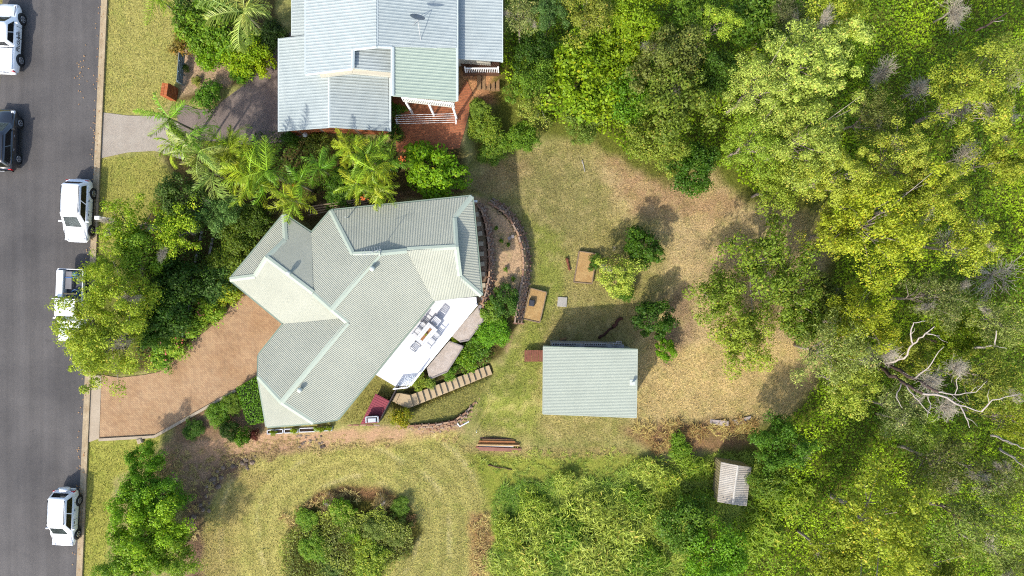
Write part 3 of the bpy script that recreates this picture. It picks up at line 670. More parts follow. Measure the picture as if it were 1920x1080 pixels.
# old garden shed
gsm = mat('weathered_sheet', alb(224,216,202), 0.7, 0.12, 1.2, alb(196,184,166), fine=(6, 0.85), spec=0.2)
gsw = mat('weathered_wall', alb(196,180,130), 0.75, 0.12, 1.0)
gzz = G(1372, 905).z; t = thing('garden_shed', 'small weathered tan garden shed with a gable roof in the long grass', 'shed', P(1372, 905, gzz))
ze_ = gzz+1.95; zr = gzz+2.4
rA, rB = (1384,873), (1374,946)
eL = [(1352,866),(1345,941)]; eR = [(1409,876),(1400,949)]
for e in (eL, eR):
    fn = plane_fn3((*rA, zr), (*e[0], ze_), (*e[1], ze_)); roof_plane(t, [rA, e[0], e[1], rB], fn, gsm, 0.14, (0.04, 0.022), name='roof_plane')
cap_line(t, P(*rA, zr), P(*rB, zr), mat('pale_ridge', alb(226,218,204), 0.6), 0.18)
c4 = [P(*eL[0], ze_), P(*eL[1], ze_), P(*eR[1], ze_), P(*eR[0], ze_)]; cen = sum(c4, Vector())/4
mb = MB().prism([((p.x-cen.x)*0.96+cen.x, (p.y-cen.y)*0.97+cen.y) for p in c4], gzz-0.6, ze_-0.03); mb.build('wall', gsw, t)
for k in range(13):
    a = c4[0].lerp(c4[1], (k+0.5)/13); q = (a-cen)*0.965+cen; MB().box((q.x, q.y, gzz+0.85), (0.03, 0.06, 2.1), rz=math.atan2((c4[1]-c4[0]).y, (c4[1]-c4[0]).x)+PI/2).build('wall_rib', gsw, t)
for a, b2, ap in ((c4[0], c4[3], P(*rA, zr)), (c4[1], c4[2], P(*rB, zr))):
    MB().add([(a-cen)*0.97+cen, (b2-cen)*0.97+cen, ap-Vector((0,0,0.05))], [(0,1,2),(2,1,0)]).build('gable', gsw, t)

# ------------------------------------------------------------------ concrete stair down to the back lawn
cstep = mat('stair_concrete', alb(214,190,150), 0.85, 0.06, 2.0, alb(196,168,128), 0.2, 25)
t = thing('garden_stair', 'long pale concrete stair running down from the deck to the back lawn', 'stair', P(770, 748, -0.5))
zt0 = -0.24; A0, A1 = P(768.5,741,zt0), P(775,762,zt0)   # first riser line, upper and lower ends
zt1 = -2.22; B0, B1 = P(916,685,zt1), P(922,702,zt1)
NS = 14
for k in range(NS):
    f0 = k/NS; f1 = (k+1)/NS; z = zt0+(zt1-zt0)*(k+0.5)/NS
    q = [A0.lerp(B0, f0), A0.lerp(B0, f1+0.006), A1.lerp(B1, f1+0.006), A1.lerp(B1, f0)]
    MB().poly([Vector((p.x, p.y, z)) for p in q], 0.55).build('step', cstep, t)
MB().poly([P(749,737,-0.18), P(768.5,741,-0.18), P(775,762.5,-0.18), P(763,765,-0.18), P(741,755.5,-0.18)], 0.5).build('landing', cstep, t)
MB().poly([P(743,738,-0.02), P(750,737,-0.02), P(742,755,-0.02), P(735,752,-0.02)], 0.5).build('step', cstep, t)
# dark fence panel between the side yard and the stair
dk = mat('dark_fence', alb(72,64,66), 0.6, 0.1, 3)
t = thing('fence', 'thin dark fence beside the red platform, running from the deck corner', 'fence', G(727, 760))
fa, fb = P(744.5,726,0.9), P(710,792,0.9)
n_ = 12
for k in range(n_):
    a = fa.lerp(fb, k/n_); b2 = fa.lerp(fb, (k+0.94)/n_); MB().bar(a, b2, 0.06, 1.6).build('fence_board', dk, t)
# red sheeted platform with a barbecue on it
redm = mat('red_sheet', alb(170,72,84), 0.55, 0.08, 1.2, alb(150,62,74))
pz = 0.55; t = thing('platform', 'low red ribbed metal platform in the side yard beside the house', 'platform', P(703, 767, -0.3))
fpl = roof_fn((704,738), (676,795), pz, 1, (710,770))
o, pp_ = roof_plane(t, [(704,738),(730.5,752),(708,793),(676,795)], fpl, redm, 0.17, (0.03, 0.018), name='red_sheet')
for q in ((706,742),(727,753),(706,788),(680,791)): p = P(*q, pz-0.1); MB().box((p.x, p.y, 0.05), (0.1,0.1,0.9)).build('leg', dk, t)
rimm0 = mat('pale_grey_shelf', (0.4,0.41,0.42), 0.4)
bq = P(697.5, 786, pz+0.55); t = thing('barbecue', 'black and white barbecue standing on the red platform', 'barbecue', (bq.x, bq.y, pz+0.03), 0.05)
blackm = mat('black_enamel', (0.02,0.02,0.022), 0.3, 0.05); chrome = mat('brushed_steel', (0.55,0.56,0.57), 0.3, 0.05, metal=0.8)
MB().box((0,0,0.25), (0.75,0.45,0.5), bev=0.03).build('cabinet', blackm, t, world=False)
MB().box((0,-0.06,0.56), (0.62,0.34,0.12), bev=0.04).build('hood', chrome, t, world=False)
MB().box((0,0.2,0.56), (0.84,0.08,0.1), bev=0.02).build('rim', rimm0, t, world=False)
for s_ in (-1, 1): MB().box((s_*0.44,-0.03,0.52), (0.11,0.44,0.06), bev=0.02).build('side_shelf', rimm0, t, world=False)

# ------------------------------------------------------------------ crib retaining walls made of short concrete logs
cribm = [mat('crib_%s' % n_, alb(*q), 0.95, 0.12, 4, bump=0.4) for n_, q in (('tan',(204,166,132)), ('brown',(178,136,108)), ('grey',(190,164,142)))]
LOGS = [MB().box((0,0,0), (0.46,0.13,0.12), bev=0.012).mesh('crib_log', m_) for m_ in cribm]
HEAD = [MB().box((0,0,0), (0.13,0.34,0.12), bev=0.012).mesh('crib_log', m_) for m_ in cribm]
def crib(label, path, ztop, rows, out_side, step=0.17, drop=0.27):
    pts = [P(a, b_, z) for (a, b_), z in zip(path, ztop)]; t = thing('crib_wall', label, 'retaining wall', pts[0], group='crib retaining walls')
    seg = [(pts[i+1]-pts[i]).length for i in range(len(pts)-1)]; tot = sum(seg)
    for r in range(rows):
        s_ = 0.25*(r % 2)
        while s_ < tot:
            i = 0; q = s_
            while i < len(seg)-1 and q > seg[i]: q -= seg[i]; i += 1
            d = (pts[i+1]-pts[i]).normalized(); d2 = Vector((d.x, d.y, 0)).normalized(); nrm = Vector((d2.y, -d2.x, 0))*out_side
            p = pts[i]+d*q+nrm*step*r; an = math.atan2(d2.y, d2.x)
            for kind, dx, dz in ((LOGS, 0.0, 0.0), (HEAD, 0.25, -0.1)):
                o = bpy.data.objects.new('crib_log', random.choice(kind)); link(o, t)
                o.location = p+d2*dx-Vector((0,0,drop*r-dz+random.uniform(0,0.02)))-pts[0]+nrm*(0.03 if dx else 0); o.rotation_euler = (0, 0, an+random.uniform(-0.04, 0.04))
            s_ += 0.52
    back = MB()
    for a, b2 in zip(pts[:-1], pts[1:]):
        d = (b2-a); d2 = Vector((d.x, d.y, 0)).normalized(); nrm = Vector((d2.y, -d2.x, 0))*out_side
        lo = nrm*step*rows-Vector((0,0,drop*rows+0.2)); q = -nrm*0.14-Vector((0,0,0.07)); back.add([a+q, b2+q, b2+lo+q, a+lo+q], [(0,1,2,3),(3,2,1,0)])
    back.build('earth_fill', mat('fill_earth', alb(128,102,82), 0.95, 0.15, 3), t)
crib('inner curved crib wall beside the stepping stone path', [(889,378),(903,394),(911,420),(916,455),(918,490),(917,520),(911,548),(903,572)], [-0.15]*8, 4, -1, 0.1, 0.24)
crib('outer curved crib wall holding the mulched terrace above the back lawn', [(920,382),(942,396),(958,414),(971,438),(979,465),(982,495),(979,525),(972,560),(966,600)], [-1.05]*9, 5, -1, 0.13, 0.26)
crib('long crib wall on the bank above the mown lot', [(500,806),(560,802),(640,797),(700,797),(760,799),(820,796),(850,790),(872,775),(888,757),(903,742)], [-0.3,-0.3,-0.3,-0.35,-0.5,-0.8,-1.1,-1.4,-1.8,-2.1], 4, 1, 0.2, 0.25)
# stepping stones along the house
stm = mat('paver_concrete', alb(206,190,160), 0.9, 0.06, 4)
for i, (px, py) in enumerate(((893,402),(898,420),(900,438),(902,457),(903,476),(904,495),(905,514),(906,535))):
    p = P(px, py, -0.2); o = MB().box((0,0,0), (0.34,0.34,0.07), rz=0, bev=0.01).build('stepping_stone', stm); o.location = p; o.rotation_euler = (0,0,0.06*(i % 3))
    tag(o, 'square concrete stepping stone beside the inner crib wall, %s from the top' % ORD[i], 'paver', 'stepping stones')

# ------------------------------------------------------------------ back lawn: sand beds, slab, logs, timber pile
sand = mat('wood_chip', alb(222,186,124), 0.95, 0.1, 2.5, alb(196,154,96), 0.6, 30, fine=(16, 0.75))
oldt = mat('grey_timber', alb(168,144,116), 0.9, 0.15, 4, bump=0.3)
for poly, lab in (([(994,540),(1025,548),(1012,605),(981,598)], 'raised timber garden bed of wood chips with a black box on it'),
                  ([(1086,471),(1119,476),(1110,532),(1076,529)], 'raised timber garden bed of wood chips half hidden under the pale shrub')):
    g = G(*poly[0]); z = g.z+0.3; pts = [P(a, b_, z) for a, b_ in poly]; t = thing('garden_bed', lab, 'garden bed', Vector((pts[0].x, pts[0].y, g.z)), group='raised beds')
    MB().poly([p-Vector((0,0,0.06)) for p in pts], 0.3).build('wood_chips', sand, t)
    for i in range(4): MB().bar(pts[i], pts[(i+1) % 4], 0.07, 0.5).build('side_board', oldt, t)
g = G(997, 570); bz = g.z+0.5
o = MB().box((0,0,0.12), (0.44,0.5,0.34), bev=0.05).build('compost_box', mat('black_plastic', alb(70,72,80), 0.5, 0.1)); p = P(997,568,bz); o.location = (p.x, p.y, g.z+0.33); o.rotation_euler = (0,0,-0.15); tag(o, 'small black box on the wood chip bed nearer the house', 'box')
g = G(1054, 566); o = MB().box((0,0,0.05), (0.74,0.76,0.1), bev=0.015).build('concrete_slab', mat('lid_concrete', alb(198,192,180), 0.9, 0.08, 5, bump=0.3)); o.location = g; o.rotation_euler = (0,0,-0.07); tag(o, 'square pale concrete slab lying flat on the back lawn', 'slab')
def log(px0, py0, px1, py1, r, col, lab, name='log', cat='log', dz=0.0):
    a, b2 = G(px0, py0, r*0.8+dz), G(px1, py1, r*0.8+dz); n_ = 6; d = (b2-a); s_ = d.cross(Vector((0,0,1))).normalized()
    pts = [a.lerp(b2, k/n_)+s_*random.uniform(-0.5, 0.5)*r for k in range(n_+1)]
    mb = MB(); mb.tube(pts, [r*random.uniform(0.8, 1.1)*(1-0.35*k/n_) for k in range(n_+1)], 8); o = mb.build(name, mat('log_%d_%d_%d' % col, alb(*col), 0.9, 0.25, 6, bump=0.5), None, True)
    return tag(o, lab, cat)
log(1062,484,1069,507,0.13,(150,92,66),'short rusty brown log lying on the lawn above the square concrete slab')
log(1148,612,1166,596,0.16,(104,62,48),'dark red rotten log lying in the shade of the large shed')
log(1122,634,1148,614,0.12,(92,56,44),'broken dark log pieces in the shade by the large shed')
log(1091,300,1097,322,0.05,(214,206,196),'thin white stick lying on the upper back lawn', 'stick', 'stick')
log(1050,638,1062,634,0.12,(176,138,90),'small tan rock beside the large shed corner', 'rock', 'rock')
log(915,872,960,880,0.06,(120,92,70),'thin dark branch lying in the grass below the timber pile','branch','branch')
log(1283,880,1330,868,0.05,(190,170,150),'bare fallen branch in the rough grass beside the garden shed','branch','branch')
slabm = mat('pale_slab', alb(206,190,180), 0.9, 0.1, 2)
for (px, py, wd, dp, rz, lab) in ((1391,789,1.55,0.5,0.22,'long pale slab at the edge of the dry field'), (1348,792,1.5,0.42,-0.1,'flat tan slab beside the long pale slab at the dry field edge')):
    p = G(px, py, 0.06); o = MB().box((0,0,0), (wd,dp,0.12), bev=0.02).build('stone_slab', slabm); o.location = p; o.rotation_euler = (0,0,rz); tag(o, lab, 'slab')
PLK = [(900,975,822,0.10,(120,84,74)),(904,964,824.5,0.14,(206,160,108)),(898,966,827,0.12,(190,124,72)),(903,973,829.5,0.13,(226,180,112)),(896,974,832,0.10,(186,124,70)),
       (894,974,834,0.11,(224,184,128)),(898,963,835,0.17,(236,232,226)),(892,976,837.5,0.13,(150,96,80)),(895,977,840,0.14,(172,118,98)),(897,980,843,0.15,(176,124,104))]
t = None
for i, (x0, x1, y, wd, col) in enumerate(PLK):
    z = G(935, y).z+0.12+0.1*(i % 3)+(0.12 if 2 < i < 7 else 0); m_ = mat('plank_%d' % i, alb(*col), 0.75, 0.12, 3, bump=0.2)
    a, b2 = P(x0, y+random.uniform(-1,1), z), P(x1, y+2+random.uniform(-1,1), z); o = MB().bar(a, b2, wd, 0.09).build('timber_plank', m_)
    cn = {0:'dark brown',1:'pale tan',2:'orange brown',3:'honey coloured',4:'narrow orange brown',5:'cream tan',6:'white painted',7:'dark reddish',8:'dusty pink brown',9:'lowest grey pink'}[i]
    tag(o, '%s plank in the timber pile below the long crib wall' % cn, 'plank', 'timber pile')
pvc = mat('white_pipe', (0.8,0.8,0.8), 0.35, 0.02)
a, b2, c_ = G(858,793,0.12), G(862,799,0.1), G(879,790,0.08); mb = MB(); mb.tube([a, b2, c_], 0.055, 8); o = mb.build('drain_pipe', pvc); tag(o, 'bent white plastic pipe at the end of the long crib wall', 'pipe')
p = G(894,807); mb = MB(); mb.tube([p, p+Vector((0,0,0.7))], 0.03, 8); o = mb.build('stake', pvc); tag(o, 'short white stake standing on the lawn above the timber pile', 'stake')
p = P(891,377,0.2); o = MB().box((0,0,0), (0.3,0.12,0.5), bev=0.03).build('meter_box', wht); o.location = (p.x, p.y, 0.0); tag(o, 'small white box by the upper right corner of the green roofed house', 'box')
# terrace junk
p = P(958,446,-1.1)
hosem = mat('hose_dark', alb(84,84,70), 0.6)
mb = MB(); q0 = P(937,398,-1.05); mb.tube([q0+Vector((math.cos(a)*0.2, math.sin(a)*0.2, 0.02*k/20)) for k, a in enumerate(np.linspace(0, 6*PI, 50))], 0.018, 5); o = mb.build('garden_hose', hosem); tag(o, 'coiled dark garden hose on the mulched terrace', 'hose')
for i, (px, py) in enumerate(((955,447),(961,444),(905,560),(900,575))):
    p = P(px, py, -1.0 if i < 2 else -0.4); mb = MB(); mb.tube([p, p+Vector((0,0,0.16))], [0.11,0.14], 9); o = mb.build('flower_pot', mat('pot_grey', alb(160,150,146), 0.8)); tag(o, ('grey pot on the mulched terrace, left of a pair','grey pot on the mulched terrace, right of a pair','grey pot near the deck corner, upper one','grey pot near the deck corner, lower one')[i], 'pot', 'pots on the terrace')
# white framed planter troughs under the lower house wall
for k, (x0, x1) in enumerate(((501,514),(516,530),(533,558),(561,590),(592,622))):
    z = -0.05; y0 = 807-(x0-500)*0.06; t = thing('planter_frame', 'white framed planter under the lower house wall, number %s from the driveway side' % ('one','two','three','four','five')[k], 'planter', P(x0, y0, z), group='planters under the wall')
    q = [P(x0,y0,z), P(x1,y0-1,z), P(x1,y0+6,z), P(x0,y0+7,z)]
    for i in range(4): MB().bar(q[i], q[(i+1) % 4], 0.06, 0.25).build('side', slatm, t)
    MB().poly([p_-Vector((0,0,0.06)) for p_ in q], 0.15).build('soil', mat('soil', alb(76,60,46), 0.95, 0.2, 6), t)
# bathroom-style pipes: letterbox on the verge
g = G(201, 411); t = thing('letterbox', 'white letterbox on a post on the grass verge beside the parked white wagon', 'letterbox', g, 0.0)
MB().box((-0.08,0,1.05), (0.38,0.26,0.2), bev=0.03).build('box', wht, t, world=False); MB().box((0.2,0,0.95), (0.5,0.05,0.05)).build('arm', wht, t, world=False); MB().box((0.42,0,0.5), (0.07,0.07,1.0)).build('post', wht, t, world=False)
g = G(264, 826); o = MB().box((0,0,0.12), (0.38,0.38,0.26), bev=0.06).build('service_pit', conc); o.location = g; o.rotation_euler = (0,0,0.3); tag(o, 'small pale concrete service pit beside the driveway edging', 'pit')
# brick gate pier, fence and posts at the neighbour's front garden
t = thing('gate_pier', 'orange brick gate pier at the end of the low front fence', 'pier', G(327, 178), -0.15)
bkm = [mat('pier_brick_%d' % i, alb(*q), 0.9, 0.1, 8, bump=0.3) for i, q in enumerate(((206,118,66),(190,104,60),(216,132,84)))]
BM = [MB().box((0,0,0), (0.225,0.105,0.075), bev=0.006).mesh('brick', m_) for m_ in bkm]
MB().box((0,0,0.72), (0.46,0.82,1.42)).build('core', mat('mortar', alb(176,150,124), 0.95), t, world=False)
for lay in range(17):
    for i in range(4):
        for sx in (-1, 1):
            o = bpy.data.objects.new('brick', random.choice(BM)); link(o, t); o.location = (sx*0.2, -0.33+0.235*i+(0.05 if lay % 2 else 0)-0.03, 0.045+0.085*lay); o.rotation_euler = (0,0,PI/2)
    for i in range(2):
        for sy in (-1, 1):
            o = bpy.data.objects.new('brick', random.choice(BM)); link(o, t); o.location = (-0.115+0.235*i, sy*0.4, 0.045+0.085*lay)
for i in range(2):
    for j in range(8):
        o = bpy.data.objects.new('brick', random.choice(BM)); link(o, t); o.location = (-0.12+0.24*i, -0.39+0.111*j, 1.47)
bluem = mat('blue_grey_fence', alb(128,150,160), 0.6, 0.08, 2)
t = thing('front_fence', 'low blue grey slatted fence along the front lawn, ending at the brick pier', 'fence', G(335, 120))
fa, fb = P(336,92,1.0), P(331,153,1.0)
for k in range(4):
    dz = Vector((0,0,-0.23*k)); MB().bar(fa+dz, fb+dz, 0.035, 0.19).build('rail', bluem, t)
for s_ in (0.02, 0.35, 0.68, 0.98): q = fa.lerp(fb, s_); MB().box((q.x+0.05, q.y, 0.45), (0.08,0.08,1.05)).build('post', bluem, t)
# timber edging logs in the front garden bed
elog = mat('garden_edging', alb(186,176,168), 0.9, 0.12, 3)
for i, (x0,y0,x1,y1) in enumerate(((400,447,394,477),(380,433,376,452),(371,472,367,492),(362,518,357,542),(387,498,382,516),(384,553,380,565),(357,572,352,586),(348,622,343,632))):
    a, b2 = G(x0,y0,0.15), G(x1,y1,0.15); o = MB().bar(a, b2, 0.16, 0.3).build('edging_sleeper', elog); tag(o, 'grey sleeper among the front garden shrubs, %s' % ('longest, nearest the palms','short one near the top left','short one below the top left one','long one left of the middle','one right of the middle','short one near the driveway bend','one above the flowering bushes','lowest, near the pink flowers')[i], 'sleeper', 'front garden sleepers')
# clothes line wires and fence rails beside the neighbour's patio; fence between the two houses
t = thing('patio_rail', 'white wire rail across the neighbour brick patio', 'rail', P(800, 222, -0.3))
for k in range(5):
    a, b2 = P(742,216+4*k,0.7), P(853,213+4*k,0.7); MB().tube([a, b2], 0.014, 4).build('wire', wht, t)
for q in (P(742,224,0.7), P(854,222,0.7)): MB().box((q.x, q.y, 0.2), (0.07,0.6,0.06)).build('crossbar', wht, t); MB().box((q.x, q.y, 0.15), (0.07,0.07,1.1)).build('post', wht, t)
t = thing('boundary_fence', 'weathered timber fence rails between the palms and the green roofed house', 'fence', G(610, 390))
for k in range(4): MB().bar(P(578,403-5*k,0.6+0.1*k), P(690,383-4*k,0.6+0.1*k), 0.08, 0.12).build('fence_rail', oldt, t)
for x in (580, 617, 654, 690): q = P(x, 394-(x-580)*0.16, 0.3); MB().box((q.x, q.y, 0.25), (0.1,0.1,1.1)).build('post', oldt, t)
p = P(571,252,1.8); t = thing('wall_lamp', 'pale metal lantern on the wall under the neighbour garage roof', 'lamp', P(571,250,1.6))
mb = MB(); mb.tube([p-Vector((0,0,0.35)), p-Vector((0,0,0.1)), p], [0.1,0.18,0.05], 8); mb.build('shade', mat('lamp_tin', alb(200,206,206), 0.5), t)

# ------------------------------------------------------------------ cars
tyre = mat('tyre_rubber', (0.018,0.018,0.02), 0.85, 0.1); rimm = mat('alloy_rim', (0.5,0.51,0.53), 0.3, 0.05, metal=0.7)
cglass = mat('car_glass', (0.012,0.016,0.018), 0.06, 0.0, spec=0.6); wind = mat('windscreen_glass', (0.10,0.13,0.12), 0.08, 0.3, 2.5, (0.03,0.04,0.04), spec=0.6)
redl = mat('tail_lens', (0.45,0.01,0.012), 0.2, 0.05); headl = mat('head_lens', (0.5,0.52,0.55), 0.1, 0.05); trim = mat('black_trim', (0.02,0.02,0.02), 0.5, 0.05)
pw = mat('car_white', (0.78,0.79,0.80), 0.25, 0.0, coat=0.6); pk = mat('car_black', (0.012,0.014,0.018), 0.18, 0.0, spec=0.5, coat=1.0)
def car(name, label, cat, loc, rz, paint_, L, W, Hh, belt, gh, top, wb=2.7, wr=0.35, rails=True, spare=False, hoodz=None, lid=None):
    """gh: greenhouse base (rear y, front y); top: roof (rear y, front y); lid: flat cover over a load bed"""
    t = thing(name, label, cat, loc, rz, 'vehicles parked along the street'); hw = W/2; hz = hoodz or belt-0.08
    st = [(-L/2, 0.84, 0.45, belt*0.86), (-L/2+0.12, 0.93, 0.32, belt*0.97), (-L/2+0.5, 0.98, 0.28, belt), (gh[0]+0.4, 1.0, 0.26, belt), (gh[1]-0.3, 1.0, 0.26, belt),
          (gh[1]+0.05, 0.99, 0.26, hz+0.03), (L/2-0.75, 0.97, 0.28, hz-0.05), (L/2-0.32, 0.93, 0.3, hz-0.14), (L/2-0.08, 0.82, 0.36, hz-0.28), (L/2, 0.68, 0.42, hz-0.42)]
    mb = MB(); vs = []; fs = []; n = 12
    for y, k, zb, zt in st:
        w_ = hw*k; half = [(0.0, zb), (w_*0.9, zb), (w_*0.99, zb+0.14), (w_, zb+(zt-zb)*0.55), (w_*0.965, zt-0.07), (w_*0.88, zt), (0, zt+0.025)]
        ring = half+[(-x, z) for x, z in half[-2:0:-1]]; vs += [(x, y, z) for x, z in ring]
    for i in range(len(st)-1):
        for k in range(n): fs.append((i*n+k, i*n+(k+1) % n, (i+1)*n+(k+1) % n, (i+1)*n+k))
    fs += [tuple(range(n)), tuple(range((len(st)-1)*n+n-1, (len(st)-1)*n-1, -1))]
    mb.add(vs, [f[::-1] for f in fs]); body = mb.build('body', paint_, t, True, False)
    wbt, wtp = hw*0.9, hw*0.74
    lev = [(gh[0], gh[1], wbt, belt-0.03), (top[0]-0.06, top[1]+0.12, wtp+0.03, Hh-0.09), (top[0]+0.02, top[1], wtp-0.05, Hh-0.015), (top[0]+0.25, top[1]-0.25, wtp-0.3, Hh)]
    def rr(y0, y1, w_, z, c_=0.12): return [(-w_+c_, y0, z), (w_-c_, y0, z), (w_, y0+c_, z), (w_, y1-c_*1.6, z), (w_-c_*1.6, y1, z), (-w_+c_*1.6, y1, z), (-w_, y1-c_*1.6, z), (-w_, y0+c_, z)]
    mb = MB(); vs = []; fs = []
    for y0, y1, w_, z in lev: vs += rr(y0, y1, w_, z)
    for i in range(3):
        for k in range(8): fs.append((i*8+k, i*8+(k+1) % 8, (i+1)*8+(k+1) % 8, (i+1)*8+k))
    fs.append(tuple(range(24, 32))); mb.add(vs, fs); mb.build('cabin', paint_, t, True, False)
    def onface(a, b_, c_, d, u0, u1, v0, v1, out):    # quad on a bilinear face, lifted off it
        a, b_, c_, d = map(Vector, (a, b_, c_, d)); f = lambda u, v: a.lerp(b_, u).lerp(d.lerp(c_, u), v)+Vector(out)*0.012
        return [f(u0, v0), f(u1, v0), f(u1, v1), f(u0, v1)]
    A0, A1 = rr(*lev[0]), rr(*lev[1])
    q = onface(A0[5], A0[4], A1[4], A1[5], 0.03, 0.97, 0.08, 0.95, (0,0.7,0.7)); MB().add(q, [(0,1,2,3),(3,2,1,0)]).build('windscreen', wind, t, False, False)
    q = onface(A0[0], A0[1], A1[1], A1[0], 0.06, 0.94, 0.2, 0.9, (0,-0.8,0.5)); MB().add(q, [(0,1,2,3),(3,2,1,0)]).build('rear_window', cglass, t, False, False)
    for s_ in (1, -1):
        i0, i1 = (2, 3) if s_ > 0 else (7, 6)
        for u0, u1 in ((0.04, 0.5), (0.53, 0.97)):
            q = onface(A0[i0], A0[i1], A1[i1], A1[i0], u0, u1, 0.14, 0.9, (s_*1.0, 0, 0.4)); MB().add(q, [(0,1,2,3),(3,2,1,0)]).build('side_window', cglass, t, False, False)
        MB().box((s_*(hw+0.09), gh[1]-0.45, belt+0.06), (0.2, 0.11, 0.13), bev=0.03).build('mirror', paint_ if paint_ is pw else trim, t, world=False)
        for y in (0.25, -0.75): MB().box((s_*(hw*1.0+0.005), y*L/4.5, belt-0.14), (0.03, 0.18, 0.035)).build('door_handle', trim if paint_ is pw else rimm, t, world=False)
        for y in (-wb/2, wb/2):
            mb = MB(); mb.tube([(s_*(hw-0.24), y, wr+0.03), (s_*(hw+0.012), y, wr+0.03)], wr+0.07, 22); mb.build('wheel_arch', trim, t, True, False)
            x0, x1 = s_*(hw-0.21), s_*(hw+0.03); mb = MB(); mb.tube([(x0, y, wr), (x0+s_*0.02, y, wr), (x1-s_*0.03, y, wr), (x1, y, wr)], [wr-0.03, wr, wr, wr-0.04], 22); wh = mb.build('wheel', tyre, t, True, False)
            mb = MB(); mb.tube([(x1-s_*0.01, y, wr), (x1+s_*0.008, y, wr)], [wr*0.66, wr*0.62], 18)
            mb.build('rim', rimm, wh, False, False)
            for k in range(5):
                an = k*2*PI/5+0.3; c0 = Vector((x1+s_*0.012, y+math.cos(an)*wr*0.36, wr+math.sin(an)*wr*0.36)); MB().box(c0, (0.006, 0.07, 0.12), 0, 0, Matrix.Rotation(an+PI/2, 3, 'X')).build('rim_slot', trim, wh, False, False)
        MB().box((s_*hw*0.76, -L/2+0.1, belt*0.8), (0.24, 0.16, 0.26), bev=0.03).build('tail_light', redl, t, world=False)
        MB().box((s_*hw*0.72, L/2-0.3, hz-0.2), (0.3, 0.36, 0.12), bev=0.04).build('headlight', headl, t, world=False)
        if rails: MB().tube([(s_*(wtp-0.05), top[0]+0.1, Hh+0.0), (s_*(wtp-0.04), top[0]+0.3, Hh+0.03), (s_*(wtp-0.04), top[1]-0.35, Hh+0.03), (s_*(wtp-0.05), top[1]-0.15, Hh)], 0.022, 5).build('roof_rail', trim, t, True, False)
    MB().box((0, -L/2-0.02, 0.5), (W*0.72, 0.1, 0.2), bev=0.04).build('rear_bumper', paint_ if paint_ is pw else trim, t, world=False)
    MB().box((0, L/2-0.02, 0.45), (W*0.6, 0.08, 0.2), bev=0.03).build('grille', trim, t, world=False)
    MB().box((0.0, gh[1]+0.02, hz+0.035), (W*0.6, 0.05, 0.02)).build('wiper_cowl', trim, t, world=False)
    MB().box((0.0, -L/2-0.075, 0.72), (0.4, 0.02, 0.11)).build('number_plate', headl, t, world=False)
    for s_ in (1, -1):               # door, bonnet and tailgate seams
        for y in (gh[1]-0.62, 0.02, gh[0]+0.75): MB().box((s_*(hw*0.985), y, 0.68), (0.045, 0.014, 0.5)).build('door_seam', trim, t, world=False)
        MB().box((s_*hw*0.8, (gh[1]+L/2)/2-0.1, hz-0.03), (0.014, (L/2-gh[1])*0.75, 0.05), tilt=Matrix.Rotation(-0.1, 3, 'X')).build('bonnet_seam', trim, t, world=False)
        MB().box((s_*(hw+0.0), 0.0, 0.36), (0.05, L*0.5, 0.1)).build('sill', trim, t, world=False)
    if spare:
        mb = MB(); mb.tube([(-0.12, -L/2-0.02, 0.95), (-0.12, -L/2-0.2, 0.95), (-0.12, -L/2-0.25, 0.95)], [0.36,0.36,0.28], 20); mb.build('spare_wheel_cover', paint_, t, True, False)
    if lid: MB().box((0, (lid[0]+lid[1])/2, belt+0.045), (W*0.86, lid[1]-lid[0], 0.05), bev=0.02).build('bed_cover', paint_, t, world=False); MB().box((0, lid[1]+0.03, belt+0.02), (W*0.9, 0.03, 0.06)).build('bed_gap', trim, t, world=False)
    return t
RZ = 0.0435
def park(px_side, py_mid, W, right=True):
    p = P(px_side, py_mid, 0.3); return (p.x-W/2, p.y, 0.025)
car('parked_wagon', 'white parked wagon on the road beside the letterbox', 'car', park(175.5, 397, 1.85), PI-RZ, pw, 4.6, 1.85, 1.68, 1.02, (-2.15, 1.25), (-1.85, 0.35), 2.75, 0.36)
car('parked_wagon', 'white parked small wagon with a spare wheel cover beside the lower grass verge', 'car', park(149, 968, 1.75), PI-RZ, pw, 4.2, 1.75, 1.68, 1.0, (-2.0, 1.1), (-1.7, 0.3), 2.5, 0.34, spare=True)
car('parked_wagon', 'black parked wagon at the left photo edge', 'car', park(38, 264, 1.85), -RZ, pk, 4.55, 1.85, 1.66, 1.04, (-2.1, 1.2), (-1.75, 0.3), 2.68, 0.37)
pick = car('pickup_truck', 'white double cab pickup with dark lettering on its door', 'pickup', park(43, 75, 1.86), -RZ, pw, 5.1, 1.86, 1.72, 1.06, (-0.75, 1.45), (-0.5, 0.75), 3.05, 0.38, rails=False, lid=(-2.45, -0.85))
cu = bpy.data.curves.new('lettering', 'FONT'); cu.body = 'McGrath'; cu.size = 0.42; cu.extrude = 0.004; cu.materials.append(trim)
tmp_ = bpy.data.objects.new('tmp', cu); lt = bpy.data.objects.new('lettering', bpy.data.meshes.new_from_object(tmp_)); bpy.data.objects.remove(tmp_); link(lt, pick); lt.location = (0.962, -1.0, 0.62); lt.rotation_euler = (PI/2, 0, PI/2)
